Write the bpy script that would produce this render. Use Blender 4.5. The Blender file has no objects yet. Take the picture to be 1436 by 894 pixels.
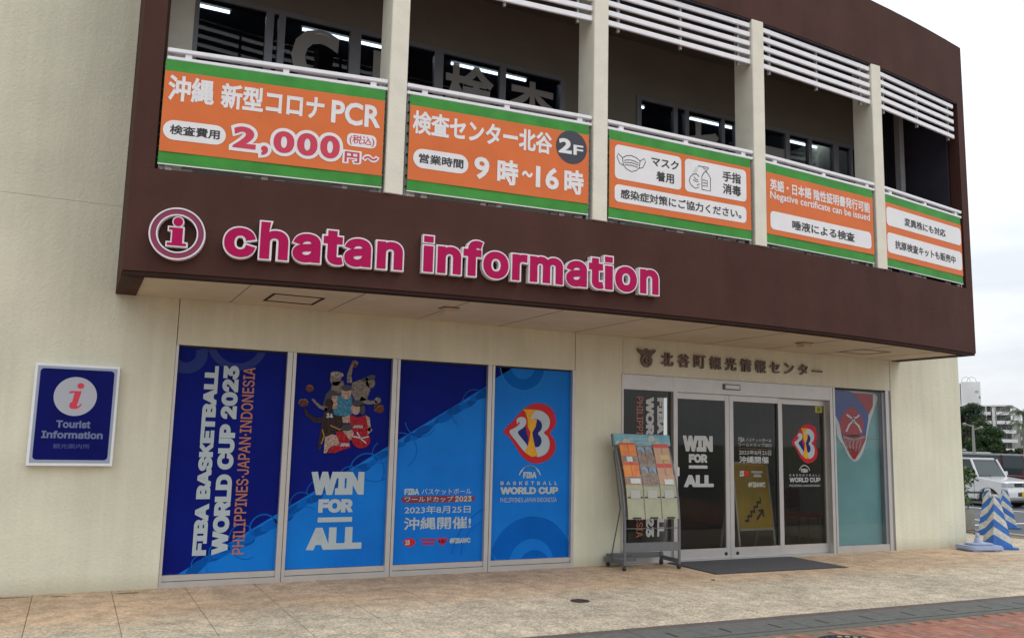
import bpy, bmesh, math, random, os, mathutils
from mathutils import Vector, Matrix
random.seed(7)
S = bpy.context.scene
COL = S.collection
R = math.radians

# ------------------------------------------------------------------ camera, world, sun, exposure
cam_d = bpy.data.cameras.new("camera"); cam = bpy.data.objects.new("camera", cam_d); COL.objects.link(cam)
fwd = Vector((0.44160426, 0.88646605, 0.1384327)); rt = Vector((0.89343001, -0.44862601, 0.02274912)); up = Vector((-0.08227083, -0.11363382, 0.99011053))
m = Matrix((rt, up, -fwd)).transposed().to_4x4(); m.translation = Vector((0, 0, 1.6)); cam.matrix_world = m
cam_d.sensor_width = 36; cam_d.lens = 1213.6 * 36 / 1436; cam_d.clip_start = 0.05; cam_d.clip_end = 5000
S.camera = cam
SUN_EL, SUN_AZ = R(58), R(140)      # azimuth from +Y clockwise: high, in front of the facade and to the right
W = bpy.data.worlds.new("World"); S.world = W; W.use_nodes = True
nt = W.node_tree; nt.nodes.clear()
N = nt.nodes.new; L = nt.links.new
sky = N('ShaderNodeTexSky'); sky.sky_type = 'NISHITA'; sky.sun_disc = False; sky.sun_elevation = SUN_EL; sky.sun_rotation = SUN_AZ; sky.dust_density = 3
bg1 = N('ShaderNodeBackground'); bg1.inputs[1].default_value = 0.10; L(sky.outputs[0], bg1.inputs[0])
tc = N('ShaderNodeTexCoord'); mp = N('ShaderNodeMapping'); mp.inputs['Scale'].default_value = (1.6, 1.6, 5.5)
nz = N('ShaderNodeTexNoise'); nz.inputs['Scale'].default_value = 1.7; nz.inputs['Detail'].default_value = 7; nz.inputs['Roughness'].default_value = .55
L(tc.outputs['Generated'], mp.inputs[0]); L(mp.outputs[0], nz.inputs['Vector'])
sep = N('ShaderNodeSeparateXYZ'); L(tc.outputs['Generated'], sep.inputs[0])
cr = N('ShaderNodeValToRGB'); cr.color_ramp.elements[0].position = .36; cr.color_ramp.elements[0].color = (.64, .68, .73, 1)
cr.color_ramp.elements[1].position = .62; cr.color_ramp.elements[1].color = (.86, .88, .90, 1)
L(nz.outputs[0], cr.inputs[0])
er = N('ShaderNodeMapRange'); er.inputs['From Min'].default_value = 0; er.inputs['From Max'].default_value = .55; er.inputs['To Min'].default_value = 1.02; er.inputs['To Max'].default_value = 1.75
L(sep.outputs[2], er.inputs[0])
bg2 = N('ShaderNodeBackground'); L(cr.outputs[0], bg2.inputs[0]); L(er.outputs[0], bg2.inputs[1])
mixs = N('ShaderNodeMixShader'); mixs.inputs[0].default_value = .93; L(bg1.outputs[0], mixs.inputs[1]); L(bg2.outputs[0], mixs.inputs[2])
wo = N('ShaderNodeOutputWorld'); L(mixs.outputs[0], wo.inputs[0])
sd = bpy.data.lights.new("sun", 'SUN'); sd.energy = 0.6; sd.angle = R(25); sd.color = (1, .96, .9)
so = bpy.data.objects.new("sun", sd); COL.objects.link(so)
sv = Vector((math.sin(SUN_AZ) * math.cos(SUN_EL), math.cos(SUN_AZ) * math.cos(SUN_EL), math.sin(SUN_EL)))
so.rotation_euler = sv.to_track_quat('Z', 'Y').to_euler(); so.location = (0, -20, 40)
S.view_settings.view_transform = 'Standard'; S.view_settings.look = 'None'; S.view_settings.gamma = 1; S.view_settings.exposure = 0.15
S.cycles.max_bounces = 6; S.cycles.transparent_max_bounces = 12

# ------------------------------------------------------------------ materials
def srgb(r, g, b):
    f = lambda c: (c / 255 / 12.92) if c / 255 <= .04045 else ((c / 255 + .055) / 1.055) ** 2.4
    return (f(r), f(g), f(b))
MATS = {}
def mat(name, col, rough=.6, var=0.0, scale=8.0, bump=0.0, bscale=60.0, metal=0.0, spec=.5, col2=None, coat=0.0):
    """principled with noise-driven colour variation (world space) and fine bump"""
    if name in MATS: return MATS[name]
    m = bpy.data.materials.new(name); m.use_nodes = True; t = m.node_tree; b = t.nodes['Principled BSDF']
    b.inputs['Base Color'].default_value = (*col, 1); b.inputs['Roughness'].default_value = rough; b.inputs['Metallic'].default_value = metal
    b.inputs['Specular IOR Level'].default_value = spec; b.inputs['Coat Weight'].default_value = coat
    g = t.nodes.new('ShaderNodeNewGeometry')
    if var > 0 or col2:
        n = t.nodes.new('ShaderNodeTexNoise'); n.inputs['Scale'].default_value = scale; n.inputs['Detail'].default_value = 6; n.inputs['Roughness'].default_value = .6
        t.links.new(g.outputs['Position'], n.inputs['Vector'])
        r = t.nodes.new('ShaderNodeValToRGB'); r.color_ramp.elements[0].position = .3; r.color_ramp.elements[1].position = .7
        c2 = col2 or tuple(min(1, c * (1 + var)) for c in col); c1 = col if col2 else tuple(c * (1 - var) for c in col)
        r.color_ramp.elements[0].color = (*c1, 1); r.color_ramp.elements[1].color = (*c2, 1)
        t.links.new(n.outputs[0], r.inputs[0]); t.links.new(r.outputs[0], b.inputs['Base Color'])
    if bump > 0:
        n2 = t.nodes.new('ShaderNodeTexNoise'); n2.inputs['Scale'].default_value = bscale; n2.inputs['Detail'].default_value = 4
        t.links.new(g.outputs['Position'], n2.inputs['Vector'])
        bp = t.nodes.new('ShaderNodeBump'); bp.inputs['Strength'].default_value = bump; bp.inputs['Distance'].default_value = .01
        t.links.new(n2.outputs[0], bp.inputs['Height']); t.links.new(bp.outputs[0], b.inputs['Normal'])
    MATS[name] = m; return m
def emis(name, col, s):
    m = bpy.data.materials.new(name); m.use_nodes = True; b = m.node_tree.nodes['Principled BSDF']
    b.inputs['Base Color'].default_value = (*col, 1); b.inputs['Emission Color'].default_value = (*col, 1); b.inputs['Emission Strength'].default_value = s
    return m
def glass(name, tint=(.55, .6, .6), ior=1.5):
    m = bpy.data.materials.new(name); m.use_nodes = True; t = m.node_tree; t.nodes.clear()
    o = t.nodes.new('ShaderNodeOutputMaterial'); tr = t.nodes.new('ShaderNodeBsdfTransparent'); tr.inputs[0].default_value = (*tint, 1)
    gl = t.nodes.new('ShaderNodeBsdfGlossy'); gl.inputs['Roughness'].default_value = .02; fr = t.nodes.new('ShaderNodeFresnel'); fr.inputs[0].default_value = ior
    mx = t.nodes.new('ShaderNodeMixShader'); g = t.nodes.new('ShaderNodeNewGeometry'); s1 = t.nodes.new('ShaderNodeMath'); s1.operation = 'SUBTRACT'; s1.inputs[0].default_value = 1; t.links.new(g.outputs['Backfacing'], s1.inputs[1])
    s2 = t.nodes.new('ShaderNodeMath'); s2.operation = 'MULTIPLY'; t.links.new(fr.outputs[0], s2.inputs[0]); t.links.new(s1.outputs[0], s2.inputs[1]); t.links.new(s2.outputs[0], mx.inputs[0]); t.links.new(tr.outputs[0], mx.inputs[1]); t.links.new(gl.outputs[0], mx.inputs[2]); t.links.new(mx.outputs[0], o.inputs[0])
    return m
def wall_mat(name, col):
    """sprayed stone-finish paint: fine blotchy grain, faint rain streaks, stain band near the ground"""
    m = bpy.data.materials.new(name); m.use_nodes = True; t = m.node_tree; b = t.nodes['Principled BSDF']; b.inputs['Roughness'].default_value = .85
    N, L = t.nodes.new, t.links.new
    g = N('ShaderNodeNewGeometry')
    n = N('ShaderNodeTexNoise'); n.inputs['Scale'].default_value = 1.1; n.inputs['Detail'].default_value = 8; L(g.outputs['Position'], n.inputs['Vector'])
    mp = N('ShaderNodeMapping'); mp.inputs['Scale'].default_value = (7, 7, .35); L(g.outputs['Position'], mp.inputs[0])
    n2 = N('ShaderNodeTexNoise'); n2.inputs['Scale'].default_value = 1.6; n2.inputs['Detail'].default_value = 5; L(mp.outputs[0], n2.inputs['Vector'])
    n3 = N('ShaderNodeTexNoise'); n3.inputs['Scale'].default_value = 55; n3.inputs['Detail'].default_value = 3; L(g.outputs['Position'], n3.inputs['Vector'])
    a = N('ShaderNodeMath'); a.operation = 'MULTIPLY_ADD'; a.inputs[1].default_value = .55; L(n.outputs[0], a.inputs[0])
    a2 = N('ShaderNodeMath'); a2.operation = 'MULTIPLY'; a2.inputs[1].default_value = .30; L(n2.outputs[0], a2.inputs[0]); L(a2.outputs[0], a.inputs[2])
    a3 = N('ShaderNodeMath'); a3.operation = 'MULTIPLY_ADD'; a3.inputs[1].default_value = .15; L(n3.outputs[0], a3.inputs[0]); L(a.outputs[0], a3.inputs[2])
    r = N('ShaderNodeValToRGB'); r.color_ramp.elements[0].position = .32; r.color_ramp.elements[1].position = .62
    r.color_ramp.elements[0].color = (*[c * .86 for c in col], 1); r.color_ramp.elements[1].color = (*[min(1, c * 1.07) for c in col], 1)
    L(a3.outputs[0], r.inputs[0])
    sp = N('ShaderNodeSeparateXYZ'); L(g.outputs['Position'], sp.inputs[0])
    ns = N('ShaderNodeMath'); ns.operation = 'MULTIPLY_ADD'; ns.inputs[1].default_value = .25; L(n.outputs[0], ns.inputs[0]); 
    ng = N('ShaderNodeMath'); ng.operation = 'MULTIPLY'; ng.inputs[1].default_value = -1; L(sp.outputs[2], ng.inputs[0]); L(ng.outputs[0], ns.inputs[2])
    mr = N('ShaderNodeMapRange'); mr.inputs['From Min'].default_value = -.05; mr.inputs['From Max'].default_value = .13; mr.inputs['To Max'].default_value = .45; L(ns.outputs[0], mr.inputs[0])
    mx = N('ShaderNodeMix'); mx.data_type = 'RGBA'; L(mr.outputs[0], mx.inputs[0]); L(r.outputs[0], mx.inputs[6]); mx.inputs[7].default_value = (.30, .25, .16, 1)
    L(mx.outputs[2], b.inputs['Base Color'])
    bp = N('ShaderNodeBump'); bp.inputs['Strength'].default_value = .5; bp.inputs['Distance'].default_value = .012
    n4 = N('ShaderNodeTexNoise'); n4.inputs['Scale'].default_value = 38; n4.inputs['Detail'].default_value = 4; L(g.outputs['Position'], n4.inputs['Vector'])
    L(n4.outputs[0], bp.inputs['Height']); L(bp.outputs[0], b.inputs['Normal'])
    return m
def paving_mat():
    """exposed-aggregate concrete: coarse speckle, bleached outside the drip line, rust-tan where rain does not wash it"""
    m = bpy.data.materials.new("aggregate_concrete"); m.use_nodes = True; t = m.node_tree; b = t.nodes['Principled BSDF']; b.inputs['Roughness'].default_value = .9
    N, L = t.nodes.new, t.links.new
    g = N('ShaderNodeNewGeometry'); P = g.outputs['Position']
    def noise(s, d=4, r=.6):
        n = N('ShaderNodeTexNoise'); n.inputs['Scale'].default_value = s; n.inputs['Detail'].default_value = d; n.inputs['Roughness'].default_value = r; L(P, n.inputs['Vector']); return n.outputs[0]
    big = noise(.9, 5); mid = noise(5, 5); v = N('ShaderNodeTexVoronoi'); v.inputs['Scale'].default_value = 55; L(P, v.inputs['Vector'])
    vs = N('ShaderNodeSeparateXYZ'); L(v.outputs['Color'], vs.inputs[0])
    sp = N('ShaderNodeSeparateXYZ'); L(P, sp.inputs[0])
    a = N('ShaderNodeMath'); a.operation = 'MULTIPLY_ADD'; a.inputs[1].default_value = 1.3; L(big, a.inputs[0]); L(sp.outputs[1], a.inputs[2])
    mask = N('ShaderNodeMapRange'); mask.inputs['From Min'].default_value = 8.5; mask.inputs['From Max'].default_value = 9.3; L(a.outputs[0], mask.inputs[0])
    mk2 = N('ShaderNodeMapRange'); mk2.inputs['From Min'].default_value = 14.5; mk2.inputs['From Max'].default_value = 12.5; L(sp.outputs[0], mk2.inputs[0])
    mk = N('ShaderNodeMath'); mk.operation = 'MULTIPLY'; L(mask.outputs[0], mk.inputs[0]); L(mk2.outputs[0], mk.inputs[1])
    base = N('ShaderNodeMix'); base.data_type = 'RGBA'; L(mk.outputs[0], base.inputs[0]); base.inputs[6].default_value = (.55, .47, .35, 1); base.inputs[7].default_value = (.54, .385, .25, 1)
    # speckle of stones
    spk = N('ShaderNodeMapRange'); spk.inputs['To Min'].default_value = .66; spk.inputs['To Max'].default_value = 1.3; L(vs.outputs[0], spk.inputs[0])
    spk2 = N('ShaderNodeMix'); spk2.data_type = 'FLOAT'; L(mk.outputs[0], spk2.inputs[0]); L(spk.outputs[0], spk2.inputs[2]); 
    sm = N('ShaderNodeMapRange'); sm.inputs['To Min'].default_value = .75; sm.inputs['To Max'].default_value = 1.2; L(vs.outputs[0], sm.inputs[0]); L(sm.outputs[0], spk2.inputs[3])
    dirt = N('ShaderNodeMapRange'); dirt.inputs['From Min'].default_value = .33; dirt.inputs['From Max'].default_value = .62; dirt.inputs['To Min'].default_value = .70; dirt.inputs['To Max'].default_value = 1.06; L(mid, dirt.inputs[0])
    d2 = N('ShaderNodeMapRange'); d2.inputs['From Min'].default_value = .35; d2.inputs['From Max'].default_value = .6; d2.inputs['To Min'].default_value = .8; d2.inputs['To Max'].default_value = 1.05; L(big, d2.inputs[0])
    m1 = N('ShaderNodeMath'); m1.operation = 'MULTIPLY'; L(spk2.outputs[0], m1.inputs[0]); L(dirt.outputs[0], m1.inputs[1])
    m2 = N('ShaderNodeMath'); m2.operation = 'MULTIPLY'; L(m1.outputs[0], m2.inputs[0]); L(d2.outputs[0], m2.inputs[1])
    vm = N('ShaderNodeVectorMath'); vm.operation = 'SCALE'; L(base.outputs[2], vm.inputs[0]); L(m2.outputs[0], vm.inputs['Scale'])
    L(vm.outputs[0], b.inputs['Base Color'])
    bp = N('ShaderNodeBump'); bp.inputs['Strength'].default_value = .8; bp.inputs['Distance'].default_value = .006; L(v.outputs['Distance'], bp.inputs['Height']); L(bp.outputs[0], b.inputs['Normal'])
    return m
M_wall = wall_mat("cream_wall_paint", (.655, .645, .505))
M_col = mat("cream_column_paint", (.70, .68, .57), .7, .06, 5, .2, 50)
M_soff = mat("soffit_board", (.56, .48, .36), .8, .07, 2.2, .1, 40)
M_brown = mat("brown_wall_paint", (.060, .027, .021), .75, .14, 1.8, .25, 45, col2=(.073, .034, .028), spec=.12)
def streaked(m_, sx=6.0, sz=.25, amt=.22):
    """multiply a material's colour by faint vertical rain streaks"""
    t = m_.node_tree; b = t.nodes['Principled BSDF']; src = b.inputs['Base Color'].links[0].from_socket
    g = t.nodes.new('ShaderNodeNewGeometry'); mp = t.nodes.new('ShaderNodeMapping'); mp.inputs['Scale'].default_value = (sx, sx, sz); n = t.nodes.new('ShaderNodeTexNoise'); n.inputs['Scale'].default_value = 1.5; n.inputs['Detail'].default_value = 6
    r = t.nodes.new('ShaderNodeMapRange'); r.inputs['From Min'].default_value = .35; r.inputs['From Max'].default_value = .68; r.inputs['To Min'].default_value = 1 - amt; r.inputs['To Max'].default_value = 1 + amt * 1.4
    v = t.nodes.new('ShaderNodeVectorMath'); v.operation = 'SCALE'
    t.links.new(g.outputs['Position'], mp.inputs[0]); t.links.new(mp.outputs[0], n.inputs['Vector']); t.links.new(n.outputs[0], r.inputs[0]); t.links.new(src, v.inputs[0]); t.links.new(r.outputs[0], v.inputs['Scale']); t.links.new(v.outputs[0], b.inputs['Base Color'])
streaked(M_brown, 1.6, .22, .07)
M_lip = mat("dark_brown_trim_and_shade", (.040, .022, .018), .8, .1, 4, spec=.1)
M_navy = mat("dark_navy_tone", (.030, .030, .045), .6, .2, 3)  # near-navy tone for the right fin's inner face and the roof fascia underside
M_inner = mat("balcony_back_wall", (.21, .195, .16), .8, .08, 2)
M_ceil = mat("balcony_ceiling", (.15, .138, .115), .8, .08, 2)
M_alu = mat("aluminium_frame", (.50, .48, .46), .38, .05, 6, metal=.45)
M_alud = mat("grey_window_frame", (.22, .23, .26), .4, .05, 6, metal=.2)
M_white = mat("white_rail_paint", (.78, .79, .82), .35, .05, 9)
M_grate = mat("grey_louvre_slat", (.33, .34, .35), .5, .1, 9)
M_dark = mat("dark_gap", (.02, .02, .022), .8)
M_pave = paving_mat()
M_joint = mat("joint_dirt", (.17, .13, .09), .95, .3, 20)
M_kerb = mat("grey_kerb_stone", (.115, .118, .108), .85, .22, 14, .6, 90)
M_kerb2 = mat("brown_kerb_edge", (.11, .085, .078), .85, .2, 14, .5, 90)
M_asph = mat("asphalt", (.085, .088, .092), .9, .2, 3, .6, 150)
M_paint = mat("road_paint", (.66, .66, .64), .7, .15, 9)
M_glass_up = glass("upper_window_glass", (.50, .55, .60)); M_glass = glass("door_glass", (.80, .80, .78), 1.5)
M_black = mat("black_ink", (.02, .02, .022), .5); M_w = mat("white_print", (.74, .75, .76), .5, .04, 5)
M_or = mat("orange_print", (.66, .165, .048), .55, .06, 2.5, .5, 5, spec=.2); M_gr = mat("green_print", (.050, .27, .045), .55, .16, 4, .5, 5, spec=.2)
M_redp = mat("red_number_print", (.56, .03, .075), .5)
M_mag = mat("magenta_sign_face", (.40, .006, .085), .5, .06, 3, spec=.12); M_mag2 = mat("dark_magenta_ring", (.22, .016, .07), .4); M_sw = mat("white_sign_edge", (.72, .70, .72), .45, .05, 6)
M_dbl = mat("dark_blue_film", (.003, .007, .13), .45, .25, 1.4, col2=(.004, .012, .19), spec=.06); M_lbl = mat("bright_blue_film", (.002, .19, .66), .45, .18, 1.6, col2=(.002, .14, .54), spec=.15)
M_lb2 = mat("mid_blue_film", (.002, .11, .47), .45, .1, 2, spec=.06); M_lb3 = mat("light_blue_film", (.01, .20, .56), .28, .1, 2, spec=.15)
M_pt = mat("pale_film_lettering", (.40, .47, .50), .4, .05, 5); M_ot = mat("orange_film_lettering", (.40, .14, .075), .4)
M_lred = mat("red_film", (.50, .02, .03), .35, spec=.15); M_gold = mat("gold_film", (.60, .27, .02), .35, col2=(.75, .40, .04), scale=6, spec=.15)
M_lnavy = mat("navy_film", (.012, .018, .16), .35, spec=.15)
M_grey = mat("grey_metal", (.13, .13, .14), .45, .1, 10, metal=.5); M_steel = mat("dark_bronze_letters", (.15, .105, .085), .4, .2, 20, metal=.5)
M_teal = mat("teal_backing_board", (.20, .40, .42), .4, .12, 1.6)

# ------------------------------------------------------------------ object helpers
def put(o, parent=None):
    COL.objects.link(o)
    if parent: o.parent = parent
    return o
def tag(o, label=None, cat=None, group=None, kind=None):
    if label: o['label'] = label
    if cat: o['category'] = cat
    if group: o['group'] = group
    if kind: o['kind'] = kind
    return o
def empty(name, label, cat, loc=(0, 0, 0), rz=0, group=None, parent=None):
    o = bpy.data.objects.new(name, None); o.location = loc; o.rotation_euler = (0, 0, rz); o.empty_display_size = .2
    put(o, parent)
    return tag(o, label, cat, group)
def copytree(o, parent=None, **kw):
    c = o.copy(); COL.objects.link(c); c.parent = parent
    for ch in list(o.children): copytree(ch, c)
    return c
class MB:
    def __init__(s): s.v = []; s.f = []
    def add(s, vs, fs):
        n = len(s.v); s.v += [tuple(v) for v in vs]; s.f += [tuple(i + n for i in f) for f in fs]; return s
    def box(s, x0, x1, y0, y1, z0, z1):
        return s.add([(x0, y0, z0), (x1, y0, z0), (x1, y1, z0), (x0, y1, z0), (x0, y0, z1), (x1, y0, z1), (x1, y1, z1), (x0, y1, z1)],
                     [(0, 3, 2, 1), (4, 5, 6, 7), (0, 1, 5, 4), (1, 2, 6, 5), (2, 3, 7, 6), (3, 0, 4, 7)])
    def tube(s, pts, r, n=8, cap=True):
        pts = [Vector(p) for p in pts]; rs = r if isinstance(r, (list, tuple)) else [r] * len(pts); base = len(s.v); prev = None
        for i, p in enumerate(pts):
            d = (pts[min(i + 1, len(pts) - 1)] - pts[max(i - 1, 0)]).normalized()
            a = d.orthogonal().normalized() if prev is None else (prev - d * prev.dot(d)).normalized()
            prev = a; b = d.cross(a)
            for k in range(n):
                t = 2 * math.pi * k / n; s.v.append(tuple(p + (a * math.cos(t) + b * math.sin(t)) * rs[i]))
        for i in range(len(pts) - 1):
            for k in range(n):
                a0 = base + i * n + k; a1 = base + i * n + (k + 1) % n; s.f.append((a0, a1, a1 + n, a0 + n))
        if cap: s.f.append(tuple(base + k for k in reversed(range(n)))); s.f.append(tuple(base + (len(pts) - 1) * n + k for k in range(n)))
        return s
    def lathe(s, prof, cx, cy, n=16):
        base = len(s.v)
        for r, z in prof:
            for k in range(n):
                t = 2 * math.pi * k / n; s.v.append((cx + r * math.cos(t), cy + r * math.sin(t), z))
        for i in range(len(prof) - 1):
            for k in range(n):
                a0 = base + i * n + k; a1 = base + i * n + (k + 1) % n; s.f.append((a0, a1, a1 + n, a0 + n))
        s.f.append(tuple(base + k for k in reversed(range(n)))); s.f.append(tuple(base + (len(prof) - 1) * n + k for k in range(n)))
        return s
    def prism_xz(s, poly, y0, y1):
        n = len(poly); s.add([(x, y0, z) for x, z in poly] + [(x, y1, z) for x, z in poly],
              [tuple(reversed(range(n))), tuple(range(n, 2 * n))] + [(i, (i + 1) % n, n + (i + 1) % n, n + i) for i in range(n)]); return s
    def prism_yz(s, poly, x0, x1):
        n = len(poly); s.add([(x0, y, z) for y, z in poly] + [(x1, y, z) for y, z in poly],
              [tuple(range(n)), tuple(reversed(range(n, 2 * n)))] + [((i + 1) % n, i, n + i, n + (i + 1) % n) for i in range(n)]); return s
    def prism_xy(s, poly, z0, z1):
        n = len(poly); s.add([(x, y, z0) for x, y in poly] + [(x, y, z1) for x, y in poly],
              [tuple(reversed(range(n))), tuple(range(n, 2 * n))] + [(i, (i + 1) % n, n + (i + 1) % n, n + i) for i in range(n)]); return s
    def build(s, name, material, parent=None, bevel=0, smooth=False, kind=None, seg=2, label=None):
        me = bpy.data.meshes.new(name); me.from_pydata(s.v, [], s.f); me.update()
        bm = bmesh.new(); bm.from_mesh(me); bmesh.ops.recalc_face_normals(bm, faces=bm.faces)
        if bevel: bmesh.ops.bevel(bm, geom=[e for e in bm.edges if e.is_manifold and e.calc_face_angle(0) > .5], offset=bevel, segments=seg, affect='EDGES', clamp_overlap=True)
        bm.to_mesh(me); bm.free()
        if smooth:
            me.polygons.foreach_set('use_smooth', [True] * len(me.polygons))
            try: me.set_sharp_from_angle(angle=R(38))
            except Exception: pass
        me.materials.append(material)
        o = bpy.data.objects.new(name, me); put(o, parent)
        if kind: o['kind'] = kind
        if label: o['label'] = label
        return o
def B(name, x0, x1, y0, y1, z0, z1, material, parent=None, bevel=0, kind=None, label=None):
    return MB().box(x0, x1, y0, y1, z0, z1).build(name, material, parent, bevel, kind=kind, label=label)
def smooth_loop(pts, n=6):
    out = []; k = len(pts)
    for i in range(k):
        p0, p1, p2, p3 = [Vector(pts[(i + j - 1) % k]) for j in range(4)]
        for t in range(n):
            t /= n; out.append(tuple(.5 * ((2 * p1) + (-p0 + p2) * t + (2 * p0 - 5 * p1 + 4 * p2 - p3) * t * t + (-p0 + 3 * p1 - 3 * p2 + p3) * t ** 3)))
    return out
def flat(name, polys, y, material, parent=None, label=None):
    """flat print facing -Y: polys are lists of (x,z), triangulated"""
    bm = bmesh.new()
    for poly in polys:
        vs = [bm.verts.new((x, y, z)) for x, z in poly]
        try: f = bm.faces.new(vs)
        except ValueError: continue
        f.normal_update()
        if f.normal.y > 0: f.normal_flip()
    bmesh.ops.triangulate(bm, faces=bm.faces[:])
    me = bpy.data.meshes.new(name); bm.to_mesh(me); bm.free(); me.materials.append(material)
    o = bpy.data.objects.new(name, me); put(o, parent)
    if label: o['label'] = label
    return o
def rrect(x0, x1, z0, z1, r, n=5):
    r = min(r, (x1 - x0) / 2 - 1e-4, (z1 - z0) / 2 - 1e-4); out = []
    for cx, cz, a in ((x1 - r, z1 - r, 0), (x0 + r, z1 - r, 90), (x0 + r, z0 + r, 180), (x1 - r, z0 + r, 270)):
        for i in range(n + 1):
            t = R(a + 90 * i / n); out.append((cx + r * math.cos(t), cz + r * math.sin(t)))
    return out
def ell(cx, cz, rx, rz=None, n=28, rot=0):
    rz = rz or rx; out = []
    for i in range(n):
        t = 2 * math.pi * i / n; x, z = rx * math.cos(t), rz * math.sin(t); out.append((cx + x * math.cos(rot) - z * math.sin(rot), cz + x * math.sin(rot) + z * math.cos(rot)))
    return out
def ring(cx, cz, r0, r1, n=40, a0=0, a1=360, sz=1.0):
    """annulus pieces as quads"""
    out = []
    for i in range(n):
        t0, t1 = R(a0 + (a1 - a0) * i / n), R(a0 + (a1 - a0) * (i + 1) / n)
        out.append([(cx + r0 * math.cos(t0), cz + sz * r0 * math.sin(t0)), (cx + r1 * math.cos(t0), cz + sz * r1 * math.sin(t0)), (cx + r1 * math.cos(t1), cz + sz * r1 * math.sin(t1)), (cx + r0 * math.cos(t1), cz + sz * r0 * math.sin(t1))])
    return out
def stroke(pts, w):
    """thick polyline as one closed ribbon per segment with round joints"""
    out = []
    ws = w if isinstance(w, (list, tuple)) else [w] * len(pts)
    L_, R_ = [], []
    for i, p in enumerate(pts):
        a = Vector(pts[max(i - 1, 0)]); b = Vector(pts[min(i + 1, len(pts) - 1)]); d = (b - a).normalized(); nn = Vector((-d.y, d.x)) * ws[i] / 2
        L_.append((p[0] + nn.x, p[1] + nn.y)); R_.append((p[0] - nn.x, p[1] - nn.y))
    for i in range(len(pts) - 1): out.append([L_[i], L_[i + 1], R_[i + 1], R_[i]])
    return out
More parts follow.
